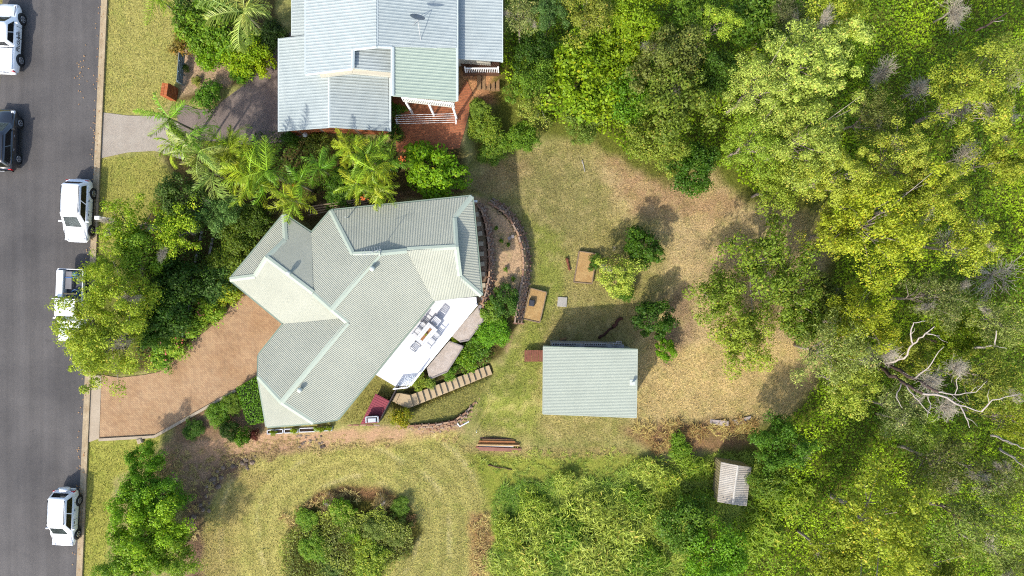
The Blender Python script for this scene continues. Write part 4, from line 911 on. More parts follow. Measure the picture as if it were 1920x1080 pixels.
# tray-back work truck half under the street tree
p = P(108.5, 575, 1.0); tl = (p.x+0.93, p.y, 0.025)
ut = thing('work_truck', 'white tray back work truck half hidden under the street tree', 'truck', tl, PI-RZ, 'vehicles parked along the street')
W = 1.82; hw = W/2
MB().box((0, 1.75, 0.72), (W*0.96, 1.6, 0.62), bev=0.16).build('bonnet', pw, ut, world=False)
MB().box((0, 0.3, 0.68), (W, 1.7, 0.78), bev=0.05).build('cab_base', pw, ut, world=False)
mb = MB(); lv = [(-0.5, 1.2, 0.86, 1.02), (-0.48, 0.6, 0.72, 1.66), (-0.3, 0.4, 0.5, 1.72)]; vs = []
for y0, y1, w_, z in lv: vs += [(-w_, y0, z), (w_, y0, z), (w_, y1, z), (-w_, y1, z)]
fs = [(i*4+k, i*4+(k+1) % 4, i*4+4+(k+1) % 4, i*4+4+k) for i in range(2) for k in range(4)]+[(8,9,10,11)]
mb.add(vs, fs); mb.build('cab', pw, ut, False, False)
MB().add([(-0.78,1.14,1.08),(0.78,1.14,1.08),(0.66,0.68,1.6),(-0.66,0.68,1.6)], [(0,1,2,3)]).build('windscreen', wind, ut, False, False)
for s_ in (-1, 1):
    MB().add([(s_*0.87,-0.4,1.1),(s_*0.87,0.95,1.1),(s_*0.75,0.5,1.58),(s_*0.745,-0.4,1.58)], [(0,1,2,3),(3,2,1,0)]).build('side_window', cglass, ut, False, False)
    MB().box((s_*(hw+0.1), 0.85, 1.15), (0.2,0.1,0.16), bev=0.03).build('mirror', pw, ut, world=False)
    for y in (1.75, -1.25):
        mb = MB(); x0, x1 = s_*(hw-0.2), s_*(hw+0.02); mb.tube([(x0,y,0.37),(x1,y,0.37)], 0.37, 20); wh = mb.build('wheel', tyre, ut, True, False)
        mb = MB(); mb.tube([(x1-s_*0.01,y,0.37),(x1+s_*0.01,y,0.37)], 0.22, 16); mb.build('rim', rimm, wh, False, False)
    MB().box((s_*0.92, -1.65, 1.02), (0.05, 2.2, 0.3)).build('tray_side', pw, ut, world=False)
    MB().box((s_*0.7, 2.5, 0.72), (0.3,0.1,0.16), bev=0.03).build('headlight', headl, ut, world=False)
MB().box((0, -1.65, 0.84), (1.82, 2.2, 0.08)).build('tray_floor', mat('tray_checker', alb(110,112,118), 0.5, 0.1, 3, metal=0.4), ut, world=False)
MB().box((0, -2.75, 1.02), (1.86, 0.05, 0.3)).build('tail_gate', pw, ut, world=False)
MB().box((0, -0.57, 1.3), (1.8, 0.06, 0.9)).build('headboard', pw, ut, world=False)
def on_tray(name, label, cat, mb, m_, x, y, z, smooth=False):
    q = Matrix.Rotation(PI-RZ, 3, 'Z') @ Vector((x, y, z))+Vector(tl); o = mb.build(name, m_, None, smooth); o.location = q; o.rotation_euler = (0,0,PI-RZ); return tag(o, label, cat)
on_tray('tool_box', 'long white tool box along the outer side of the truck tray', 'tool box', MB().box((0,0,0.25), (0.5,2.0,0.5), bev=0.03), pw, 0.64, -1.66, 0.88)
on_tray('grey_case', 'flat grey case lying beside the white tool box in the truck tray', 'case', MB().box((0,0,0.16), (0.52,1.3,0.32), bev=0.03), mat('case_grey', alb(150,148,150), 0.6), 0.1, -1.95, 0.88)
mb = MB(); mb.tube([(0,0,0),(0,0,0.36)], [0.15,0.18], 14); on_tray('bucket', 'blue bucket near the tail of the truck tray', 'bucket', mb, mat('blue_plastic', alb(60,130,190), 0.4), -0.38, -2.42, 0.88, True)
mb = MB(); mb.tube([(math.cos(a)*0.22, math.sin(a)*0.22, 0.05+0.004*k) for k, a in enumerate(np.linspace(0, 8*PI, 60))], 0.025, 5); on_tray('hose_coil', 'coiled blue hose in the truck tray behind the cab', 'hose', mb, mat('blue_hose', alb(40,110,170), 0.4), -0.4, -1.05, 0.9)
on_tray('timber_offcut', 'pale timber plank across the truck tray', 'plank', MB().box((0,0,0), (1.1,0.11,0.05)), mat('pine', alb(222,190,140), 0.7), -0.05, -0.95, 1.24)
on_tray('ratchet_strap', 'bright blue strap across the truck tray', 'strap', MB().box((0,0,0), (1.2,0.05,0.012)), mat('blue_strap', alb(40,120,200), 0.5), -0.1, -2.15, 1.225)
# ------------------------------------------------------------------ vegetation: leaf meshes
LM = leafmat('leaves', 0.27); FRM = leafmat('frond', 0.3, 0.4)
barkm = mat('bark_brown', alb(128,106,90), 0.95, 0.2, 5, bump=0.5); barkg = mat('bark_pale', alb(196,180,164), 0.9, 0.15, 4, bump=0.3)
def norm(a): return a/(np.linalg.norm(a, axis=-1, keepdims=True)+1e-9)
def leaf_quads(rng, pos, nrm, size, aspect, col, fold=0.0):
    n = len(pos); r = rng.normal(size=(n, 3)); t = norm(np.cross(nrm, r)); b_ = np.cross(nrm, t)
    L = (size*(0.45+1.25*rng.uniform(0, 1, n)**1.4))[:, None]; Wd = L*aspect
    v = np.stack([pos-t*L*0.5, pos+b_*Wd*0.5+nrm*L*fold, pos+t*L*0.5, pos-b_*Wd*0.5+nrm*L*fold], 1).reshape(-1, 3)
    return v, np.arange(4*n).reshape(n, 4), np.repeat(col, 4, 0)
def crown_mesh(name, seed, R_, flat, ncl, clr, nlv, leaf, aspect=0.5, hue=((0.85,0.9,0.8),(1.15,1.12,1.3)), up=0.45, low=-0.35, shell=0.55, lob=0.3, jit=0.5, stray=0.0):
    rng = np.random.default_rng(seed)
    d = norm(rng.normal(size=(ncl*4, 3))); d = d[d[:, 2] > low][:ncl]; ncl = len(d)
    az = np.arctan2(d[:, 1], d[:, 0]); ph = rng.uniform(0, 6.28, 4)
    out = 1+lob*(np.sin(az*2+ph[0])*0.4+np.sin(az*3+ph[1])*0.4+np.sin(az*5+ph[2])*0.35+np.sin(az*8+ph[3])*0.2)
    rad = R_*out*(shell+(1-shell)*rng.uniform(0, 1, ncl)**0.6)*rng.uniform(0.75, 1.05, ncl)
    cen = d*rad[:, None]; cen[:, 2] *= flat
    cr = clr*rng.uniform(0.6, 1.4, ncl); ld = norm(rng.normal(size=(ncl, nlv, 3))); ld[..., 2] = np.where(ld[..., 2] < -0.4, -ld[..., 2], ld[..., 2])
    rr_ = cr[:, None, None]*(0.45+0.55*rng.uniform(0, 1, (ncl, nlv, 1))**0.5)
    if stray: rr_ = rr_*(1+stray*rng.uniform(0, 1, (ncl, nlv, 1))**6)
    sc = np.array([1, 1, 0.72]); pos = cen[:, None, :]+ld*rr_*sc
    nrm = norm(ld*0.75+np.array([0, 0, up])+rng.normal(size=ld.shape)*jit*0.6)
    h0, h1 = np.array(hue[0]), np.array(hue[1]); cc_ = rng.uniform(0, 1, (ncl, 1, 1)); ll = rng.uniform(0, 1, (ncl, nlv, 1))
    mixv = np.clip(cc_*0.55+ll*0.45, 0, 1); col = (h0*(1-mixv)+h1*mixv)*rng.uniform(0.75, 1.2, (ncl, nlv, 1)); odd = rng.uniform(0, 1, (ncl, nlv, 1)) < 0.05; col = np.where(odd, col*np.array([1.7, 1.15, 1.6]), col)
    v, f, c_ = leaf_quads(rng, pos.reshape(-1, 3), nrm.reshape(-1, 3), leaf, aspect, col.reshape(-1, 3), 0.12)
    return np_mesh(name, v, f, LM, c_), cen
def limb_mesh(name, seed, cen, base_h, r0, m_, n_limbs=14, wob=0.25, split=None):
    rnd = random.Random(seed); mb = MB(); z0 = -base_h
    pts = [Vector((rnd.uniform(-wob, wob)*k*0.5, rnd.uniform(-wob, wob)*k*0.5, z0+(base_h*0.85)*k/4)) for k in range(5)]
    mb.tube(pts, [r0*(1.15-0.16*k) for k in range(5)], 7)
    ids = list(range(len(cen))); rnd.shuffle(ids)
    for i in ids[:n_limbs]:
        e = Vector(cen[i])*0.96; s_ = pts[rnd.choice((2, 3, 4))]; m1 = s_.lerp(e, 0.45)+Vector((rnd.uniform(-.3,.3), rnd.uniform(-.3,.3), rnd.uniform(0,.3)))
        mb.tube([s_, m1, e], [r0*0.42, r0*0.26, r0*0.08], 5, False)
    return mb.mesh(name, m_, smooth=True)
def twig_mesh(name, seed, R_, n, m_, flat=0.7, thick=0.016, curl=0.5, sub=3, broom=False):
    rnd = random.Random(seed); mb = MB()
    for i in range(n):
        d = Vector((rnd.gauss(.55,.55), rnd.gauss(0,.4), rnd.uniform(0.2, 1.0))).normalized() if broom else Vector((rnd.gauss(0,1), rnd.gauss(0,1), abs(rnd.gauss(0,1))*0.9+0.1)).normalized(); L = R_*rnd.uniform(0.55, 1.0); p = Vector((0,0,-R_*0.35)); pts = [p.copy()]
        for k in range(5):
            d = (d+Vector((rnd.uniform(-1,1), rnd.uniform(-1,1), rnd.uniform(-1,0.6)))*curl*0.55).normalized(); p = p+Vector((d.x, d.y, d.z*flat))*L/5; pts.append(p.copy())
        mb.tube(pts, [thick*1.6*(1-0.15*k) for k in range(6)], 3, False)
        for _ in range(sub):
            j = rnd.randint(2, 5); q = pts[j].copy(); dd = (d+Vector((rnd.uniform(-1,1), rnd.uniform(-1,1), rnd.uniform(-.6,.6)))).normalized(); tp = [q.copy()]
            for k in range(3): dd = (dd+Vector((rnd.uniform(-1,1), rnd.uniform(-1,1), rnd.uniform(-1,.7)))*curl*0.6).normalized(); q = q+dd*L*0.12; tp.append(q.copy())
            mb.tube(tp, thick*0.8, 3, False)
    return mb.mesh(name, m_, smooth=True)
HY = ((0.92,0.92,0.75),(1.18,1.1,1.15)); HG = ((0.75,0.85,0.8),(1.15,1.1,1.25)); HD = ((0.6,0.8,0.7),(1.35,1.25,1.0)); HS = ((0.9,0.92,0.95),(1.1,1.06,1.0))
# kind: crown meshes and their radius, the limbs that carry them, base height under the crown centre
KIND = {}
def kind(nm, R_, base_h, r0, bark, seeds, limbs=14, **kw):
    L = []
    for s_ in seeds:
        me, cen = crown_mesh('crown', s_, R_, **kw); L.append((me, limb_mesh('trunk', s_, cen, base_h, r0, bark, limbs)))
    KIND[nm] = (R_, base_h, L)
kind('puff', 3.6, 5.2, 0.16, barkg, (1,2,3,4), 22, flat=0.75, ncl=84, clr=0.56, nlv=210, leaf=0.14, aspect=0.5, hue=HY, lob=0.35, shell=0.35, jit=0.8, stray=0.45)
kind('puffs', 2.2, 3.6, 0.11, barkg, (5,6,7), 14, flat=0.75, ncl=42, clr=0.48, nlv=190, leaf=0.13, aspect=0.5, hue=HY, lob=0.4, shell=0.35, jit=0.8, stray=0.6)
kind('broad', 2.8, 4.4, 0.15, barkm, (11,12,13), 12, flat=0.6, ncl=72, clr=0.58, nlv=170, leaf=0.16, aspect=0.6, hue=HG, lob=0.4, shell=0.4, jit=0.8, stray=0.6)
kind('vine', 2.6, 2.6, 0.12, barkm, (15,16,17), 6, flat=0.5, ncl=100, clr=0.6, nlv=110, leaf=0.17, aspect=0.7, hue=HD, lob=0.35, shell=0.5, jit=0.9, up=0.7, stray=0.4)
kind('wisp', 2.8, 5.0, 0.13, barkg, (21,22,23), 26, flat=0.6, ncl=110, clr=0.45, nlv=60, leaf=0.16, aspect=0.3, hue=HS, lob=0.4, shell=0.25, jit=1.0, stray=1.2)
kind('round', 1.5, 1.5, 0.07, barkm, (31,32,33), 8, flat=0.75, ncl=60, clr=0.36, nlv=100, leaf=0.13, aspect=0.6, hue=HD, lob=0.2, shell=0.6, jit=0.7, up=0.5)
kind('sparse', 2.6, 4.0, 0.14, barkg, (35,36), 20, flat=0.5, ncl=52, clr=0.5, nlv=100, leaf=0.15, aspect=0.5, hue=HG, lob=0.5, shell=0.2, jit=0.8, stray=0.8)
kind('shrub', 1.0, 0.7, 0.03, barkm, (41,42,43,44), 6, flat=0.7, ncl=40, clr=0.3, nlv=70, leaf=0.12, aspect=0.55, hue=HD, lob=0.35, shell=0.4, jit=0.8, stray=0.5)
kind('reed', 1.2, 0.7, 0.03, barkm, (51,52,53), 4, flat=0.6, ncl=46, clr=0.4, nlv=90, leaf=0.3, aspect=0.16, hue=HY, lob=0.35, shell=0.3, jit=1.2, up=0.3, stray=0.8)
TWIG = [twig_mesh('twigs', s_, 1.2, 150, mat('dead_twig', alb(236,222,196), 0.9, 0.1), 1.0, 0.009, 0.55, 4, True) for s_ in (1, 2, 3)]
TWIGB = [twig_mesh('twigs', s_, 2.4, 46, mat('dead_twig'  , (0,0,0)), 0.75, 0.02, 0.6, 5) for s_ in (5, 6)]
def tint(r, g, b_, k=1.15): q = alb(r, g, b_); k *= 1.42; return (max(q[0]*0.87, q[1]*0.44)*k, q[1]*k, q[2]*k*0.66, 1)
def place(px, py, h):
    z = -3.0
    for _ in range(5):
        p = P(px, py, z+h); z = gz(p.x, p.y)
    return Vector((p.x, p.y, z))
def tree(kd, px, py, rpx, h, col, label, cat='tree', group=None, name=None, twigs=0, sq=1.0):
    """crown centre seen at the pixel, radius rpx photo pixels, h = height of the crown centre over the ground"""
    R_, bh, L = KIND[kd]; base = place(px, py, h); r = rpx*(CAMH-base.z-h)/FPX; s_ = r/R_
    me, tr = random.choice(L)
    t = thing(name or ('shrub' if kd in ('shrub', 'round') else 'tree'), label, cat, base, random.uniform(0, 6.28), group)
    cr = bpy.data.objects.new('crown', me); link(cr, t); cr.location = (0, 0, h*(0.75 if h < 1.5 else 1)); zs_ = s_*sq*min(1.5, max(0.7, h/(R_*s_*0.9)))
    cr.scale = (s_, s_*random.uniform(0.9, 1.1), min(zs_, 1.4*s_)); v = random.uniform(0.92, 1.08); cr.color = (col[0]*v, col[1]*v*random.uniform(0.97, 1.03), col[2]*v, 1)
    tk = bpy.data.objects.new('trunk', tr); link(tk, t); tk.location = (0, 0, h); tk.scale = (s_, s_, h/bh)
    for k in range(twigs):
        tw = bpy.data.objects.new('dead_twigs', random.choice(TWIG)); link(tw, t); a = random.uniform(0, 6.28); q = r*random.uniform(0.2, 0.75)
        tw.location = (math.cos(a)*q, math.sin(a)*q, h+r*0.35); tw.rotation_euler = (random.uniform(-.5,.5), random.uniform(-.5,.5), a); q = 0.5*min(1.3, r*0.4); tw.scale = (q*1.4, q*0.7, q)
    return t
def dead(px, py, rpx, h, label, big=False, lean=(0, 0)):
    h *= 0.6
    base = place(px, py, h); r = rpx*(CAMH-base.z-h)/FPX; t = thing('dead_tree', label, 'dead tree', base, random.uniform(0, 6.28), 'dead trees in the bush')
    tw = bpy.data.objects.new('twigs', random.choice(TWIGB if big else TWIG)); link(tw, t); s_ = r/(2.4 if big else 1.2); tw.scale = (s_*1.25, s_*random.uniform(0.7, 1.0), s_); tw.location = (0, 0, h); tw.rotation_euler = (random.uniform(-.5,.5), random.uniform(-.4,.4), 0)
    MB().tube([(0,0,-0.2), (0.1,0.05,h*0.5), (0,0,h-r*0.3)], [0.09,0.07,0.05], 6).build('trunk', barkg, t, True, False)
    return t
YG = tint(176,178,76); PALE = tint(178,188,100); OLIVE = tint(128,138,52); MID = tint(110,136,40); BRIGHT = tint(140,160,30); DARK = tint(58,88,26); GREYG = tint(158,162,104); LIME = tint(170,184,48); BLUE = tint(96,122,66); DEEP = tint(44,78,24)
BUSH = 'bushland trees'
T = [
 # kind px py r h colour label twigs
 ('wisp',975,32,44,5.5,GREYG,'grey green tree with bare white twigs, touching the neighbour verandah roof',2),
 ('broad',1030,22,34,6.5,BLUE,'bluish dark green tree at the top edge beside the verandah roof',0),
 ('puffs',1104,28,52,6.5,tint(150,146,62),'yellow brown tinged tree at the top edge, left of the top middle trees',0),
 ('vine',1000,92,40,4.0,DARK,'dark leafy tree just below the grey green tree by the verandah',0),
 ('broad',1190,30,56,5.5,BRIGHT,'bright green tree at the top edge in the middle of the upper bush',0),
 ('vine',1085,150,82,3.2,BRIGHT,'broad low bright green vine covered tree in the middle of the upper bush',0),
 ('vine',1165,95,58,3.6,tint(132,148,30),'yellowish vine covered tree right of the broad low vine covered tree',0),
 ('broad',998,150,42,3.6,MID,'mid green tree left of the broad low vine covered tree',0),
 ('puffs',1012,200,42,3.0,tint(150,160,74),'soft pale green tree at the edge of the upper back lawn',0),
 ('vine',980,255,32,2.0,MID,'small leafy tree nearest the neighbour flower bed',0),
 ('broad',1095,232,38,2.4,tint(120,136,56),'low olive tree on the lawn edge below the broad vine covered tree',0),
 ('puffs',1339,48,38,7.0,tint(168,190,70),'small bright pale green tree standing out near the top edge',0),
 ('broad',1255,110,64,6.5,tint(128,130,62),'tall olive brown tree above the big olive tree',1),
 ('broad',1262,195,74,6.5,OLIVE,'big olive green tree in the upper middle bush, over the lawn edge',1),
 ('broad',1338,138,50,5.5,tint(84,112,34),'dark green tree between the big olive tree and the pale crown',0),
 ('broad',1228,268,56,4.4,tint(146,154,60),'yellow green tree leaning over the lawn below the big olive tree',0),
 ('vine',1300,318,44,3.2,tint(74,106,30),'dark green low tree at the top of the dry field',0),
 ('vine',1185,180,52,3.8,tint(104,136,34),'green tree just left of the big olive tree',0),
 ('vine',1420,30,60,5.0,tint(96,122,40),'deep green tree at the top edge beside the small bright pale tree',0),
 ('broad',1300,20,50,6.0,MID,'mid green tree at the top edge left of the small bright pale tree',0),
 ('puff',1502,120,92,8.0,PALE,'largest pale green crown near the top, with cauliflower like clumps',1),
 ('puff',1420,165,66,7.5,PALE,'pale clumped tree just left of the largest pale crown',0),
 ('puffs',1570,20,62,8.0,tint(168,178,66),'pale yellow green tree at the top edge above the largest pale crown',0),
 ('wisp',1478,22,40,7.0,tint(120,116,80),'brownish thin tree with bare limbs at the top edge',2),
 ('puff',1412,265,62,6.0,tint(150,172,66),'pale green tree over the upper right corner of the dry field',0),
 ('puff',1508,262,82,7.5,tint(168,178,88),'pale clumped tree below the largest pale crown',0),
 ('puff',1560,330,70,7.0,tint(172,178,74),'yellowish pale tree two below the largest pale crown',0),
 ('puffs',1455,352,52,5.0,tint(150,166,60),'green clumped tree hanging over the right end of the dry field top',0),
 ('puff',1680,305,74,7.0,YG,'yellow green tree right of the yellowish pale tree, under the dead twig balls',1),
 ('wisp',1640,215,52,5.5,tint(134,140,76),'thin greyish tree between the pale crowns and the open vine patch',1),
 ('puff',1815,190,84,7.0,tint(168,170,66),'yellow green tree at the right with a forked white branch in it',1),
 ('wisp',1885,120,60,6.0,tint(170,168,84),'pale thin tree at the upper right edge',1),
 ('puffs',1880,305,50,5.5,tint(160,164,60),'yellow green tree at the right edge beside a grey dead crown',1),
 ('puff',1640,420,100,7.5,tint(180,180,54),'largest bright yellow green crown at the right of the dry field',0),
 ('puff',1735,380,74,7.5,tint(172,174,62),'yellow green crown joined to the upper right of the largest bright one',1),
 ('puffs',1815,455,58,7.0,tint(176,176,62),'yellow green crown between two grey dead crowns',1),
 ('puffs',1560,440,50,5.0,tint(156,162,54),'smaller yellow green tree with a bare branch at the right edge of the dry field',0),
 ('sparse',1430,505,86,4.4,tint(136,154,50),'sparse open green tree standing in the dry field, upper of two',0),
 ('puffs',1348,555,58,3.6,tint(132,150,52),'sparse green tree on the left side of the pair in the dry field',0),
 ('puffs',1390,632,66,3.2,tint(152,164,62),'round yellow green tree standing in the dry field, lower of two',0),
 ('sparse',1490,545,62,4.2,tint(130,148,50),'sparse green tree on the right side of the dry field pair',0),
 ('puff',1615,610,78,6.5,tint(166,168,46),'yellow green crown left of the long dead tree',0),
 ('wisp',1560,660,78,6.5,tint(172,176,104),'pale grey green crown at the lower right edge of the dry field',0),
 ('puffs',1590,720,56,5.0,tint(160,170,72),'pale green crown below the grey green crown at the field edge',0),
 ('wisp',1755,560,62,6.5,tint(140,144,90),'grey twiggy thin crown above the long dead tree',2),
 ('broad',1790,640,50,5.0,tint(146,160,38),'green yellow tree behind the long dead tree',0),
 ('wisp',1868,605,62,7.0,tint(158,166,96),'pale grey green crown at the right edge, lower than the white dead limbs',1),
 ('wisp',1850,710,70,7.0,tint(154,158,66),'olive thin crown under the tips of the long dead tree',1),
 ('wisp',1690,770,56,5.5,tint(166,170,112),'grey crown just under the trunk of the long dead tree',2),
 ('puffs',1716,800,44,5.5,tint(150,174,70),'small bright rounded crown below the long dead tree',0),
 ('wisp',1765,870,74,6.0,tint(128,130,72),'dull grey olive crown in the lower right bush',2),
 ('wisp',1900,790,54,6.5,tint(172,174,56),'yellow green thin crown at the right edge, above two bare pale limbs',0),
 ('wisp',1880,900,56,6.5,tint(146,146,84),'greyish crown at the right edge below two bare pale limbs',2),
 ('puff',1645,985,108,7.5,tint(176,172,58),'largest golden green crown at the bottom right',0),
 ('puffs',1560,1050,60,6.0,tint(156,158,52),'smaller golden green crown at the bottom edge beside the largest golden one',0),
 ('wisp',1830,985,84,7.5,tint(150,160,84),'wide pale grey green crown at the bottom right corner',1),
 ('wisp',1900,1055,50,6.5,tint(140,150,84),'grey green crown in the very bottom right corner',1),
 ('puffs',1755,1060,52,6.0,tint(140,148,56),'dull green crown at the bottom edge right of the largest golden crown',0),
 ('broad',1462,832,50,3.0,tint(72,124,34),'feathery deep green tree above and right of the garden shed',0),
 ('vine',1440,900,36,2.2,tint(110,128,44),'low olive shrub tree close to the right side of the garden shed',0),
 ('broad',1340,1040,66,2.6,tint(120,160,30),'bright green bush at the bottom edge below the garden shed',0),
 ('vine',1280,985,48,2.0,tint(98,124,36),'olive bush in the rough grass left of the bright green bottom bush',0),
 ('puffs',1700,660,46,5.0,tint(150,156,60),'yellow green crown in the gap above the long dead trunk',0),
 ('vine',1500,600,44,2.6,tint(120,134,50),'low olive tree at the right rim of the dry field',0),
 ('vine',1545,560,40,2.8,tint(112,120,56),'dull low tree behind the rim of the dry field',1),
]
for kd, px, py, r, h, col, lab, tw in T:
    col = (min(col[0], col[1]*0.8)*0.93, col[1]*0.9, col[2]*0.95, 1)
    tree(kd, px, py, r, h, col, lab, 'tree', BUSH, twigs=tw)
for px, py, r, h, lab, big in ((1660,128,30,5.0,'grey ball of dead twigs above the open vine patch',False), (1792,14,34,5.5,'pale dead twig crown at the top right edge',False), (1808,296,34,5.0,'grey dead crown right of the yellow green tree with dead balls',False),
        (1893,215,24,5.0,'whitish dead crown at the right edge, upper one',False), (1902,150,22,5.0,'small pale dead crown close to the top right edge',False), (1780,452,32,6.5,'grey dead crown inside the bright yellow green trees',False), (1835,428,24,6.5,'white dead crown right of the grey one in the yellow green trees',False),
        (1862,520,50,6.0,'wide tangle of white bare branches at the right edge',True), (1720,172,28,4.0,'brown leaning dead crown beside the open vine patch',False), (1650,665,34,5.0,'white twiggy dead crown at the foot of the long dead tree',False), (1870,905,30,6.0,'fine grey dead crown at the right edge of the lower bush',False),
        (1790,210,40,7.0,'forked white dead branch standing in the yellow green tree',True), (1498,48,34,6.0,'bare brown limbs at the top edge beside the brownish tree',True), (1505,850,16,1.5,'small curl of white twigs at the edge of the lower bush',False)): dead(px, py, r, h, lab, big)
# the long dead tree: trunk and pale limbs reaching to the right
lb = thing('dead_tree', 'long leaning dead tree with pale forked limbs reaching across the right bush', 'dead tree', G(1618, 672), group='dead trees in the bush')
palew = mat('bleached_wood', alb(212,198,186), 0.85, 0.12, 3); darkw = mat('dark_wood', alb(112,92,84), 0.9, 0.2, 3)
def limb(pts, r0, r1, m_, par, nm): 
    k0 = [P(a, b_, z) for a, b_, z in pts]; q = []; rr0 = random.Random(int(pts[0][0]*7+pts[0][1]+len(pts)))
    for a_, b_ in zip(k0[:-1], k0[1:]):
        for j in range(4): q.append(a_.lerp(b_, j/4)+Vector((rr0.uniform(-1,1), rr0.uniform(-1,1), rr0.uniform(-1,1)))*0.045*(a_-b_).length*(0 if j == 0 else 1))
    q.append(k0[-1]); n = len(q); MB_ = MB()
    for j in range(3, n-1, 2):
        d_ = (q[j+1]-q[j-1]).normalized(); s_ = Vector((d_.y, -d_.x, 0.3))*rr0.choice((-1, 1)); L_ = rr0.uniform(0.35, 1.1); e_ = q[j]+(s_*0.6+d_)*L_
        MB_.tube([q[j], q[j].lerp(e_, 0.5)+s_*0.12, e_], [r1+0.012, r1*0.6+0.006, 0.006], 4); MB_.tube(q, [r0+(r1-r0)*k/(n-1) for k in range(n)], 7); return MB_.build(nm, m_, par, True)
limb([(1620,672,-3.6),(1650,690,-1),(1690,715,1.5),(1730,738,3)], 0.19, 0.1, darkw, lb, 'trunk'); limb([(1622,668,-3.6),(1670,685,0),(1715,710,2.5),(1760,735,4)], 0.17, 0.09, darkw, lb, 'trunk')
for pts, r0 in (([(1730,738,3),(1765,742,3.6),(1800,760,4),(1840,772,4.4)],0.09), ([(1660,680,0.5),(1695,672,2),(1712,645,3),(1735,625,4),(1752,612,4.4)],0.09), ([(1712,645,3),(1708,620,3.6),(1713,605,4),(1735,602,4.4)],0.06), ([(1735,625,4),(1762,630,4.6)],0.05),
                ([(1715,710,2.5),(1740,690,3.4),(1770,650,4.4)],0.06), ([(1760,735,4),(1790,740,4.3),(1800,690,5)],0.05), ([(1700,722,2),(1715,745,2.6),(1745,775,3)],0.06), ([(1740,740,3),(1745,765,3.2),(1738,778,3.3)],0.04), ([(1800,760,4),(1815,790,4.2),(1818,802,4.2)],0.05), ([(1840,772,4.4),(1860,750,5),(1912,738,5.5)],0.06), ([(1690,715,1.5),(1680,745,2),(1692,765,2)],0.05), ([(1790,740,4.3),(1830,735,5),(1850,715,5.4)],0.04)):
    limb(pts, r0, r0*0.35, palew, lb, 'limb')
for k, (px, py, s_) in enumerate(((1660,662,0.9),(1740,715,1.0),(1790,690,0.8),(1770,765,0.9))):
    tw = bpy.data.objects.new('twigs', TWIG[k % 3]); link(tw, lb); tw.location = P(px, py, 3)-ORG[lb.name]; tw.scale = (s_,)*3
for pts, lab in (([(1858,816,1.5),(1890,827,3),(1925,842,4.5)],'bare pale limb at the right edge, upper of two'), ([(1874,841,1.5),(1895,855,3),(1925,880,4.5)],'bare pale limb at the right edge, lower of two'),
                 ([(1826,652,1),(1865,648,2.5),(1868,620,3.2)],'reddish bare limb at the right among the grey green crowns'), ([(1750,943,0),(1790,965,1.5),(1830,985,2.5)],'dark fallen trunk under the wide pale crown at the bottom right'),
                 ([(1830,58,0),(1862,40,1.0),(1888,24,1.8)],'grey brown dead trunk lying in the vines at the top right'), ([(1575,388,0.5),(1600,394,1.2),(1612,405,1.6)],'white bare branch at the rim of the dry field, above another'), ([(1570,440,0),(1578,410,0.8),(1600,440,1.2)],'white forked bare branch at the rim of the dry field'), ([(1546,457,-0.5),(1570,460,0.4),(1590,463,1)],'dark bare branch reaching towards the dry field')):
    q = [P(a, b_, z) for a, b_, z in pts]; t = thing('dead_branch', lab, 'branch', q[0], group='bare limbs'); limb(pts, 0.09, 0.03, darkw if 'dark' in lab or 'brown' in lab else palew, t, 'limb')
    d = (q[1]-q[0]); e = q[1]+Vector((d.y, -d.x, 0.3))*0.5; m2 = MB(); m2.tube([q[1], q[1].lerp(e, 0.5)+d*0.15, e+d*0.4], [0.04,0.03,0.015], 5); m2.build('side_branch', palew, t, True)

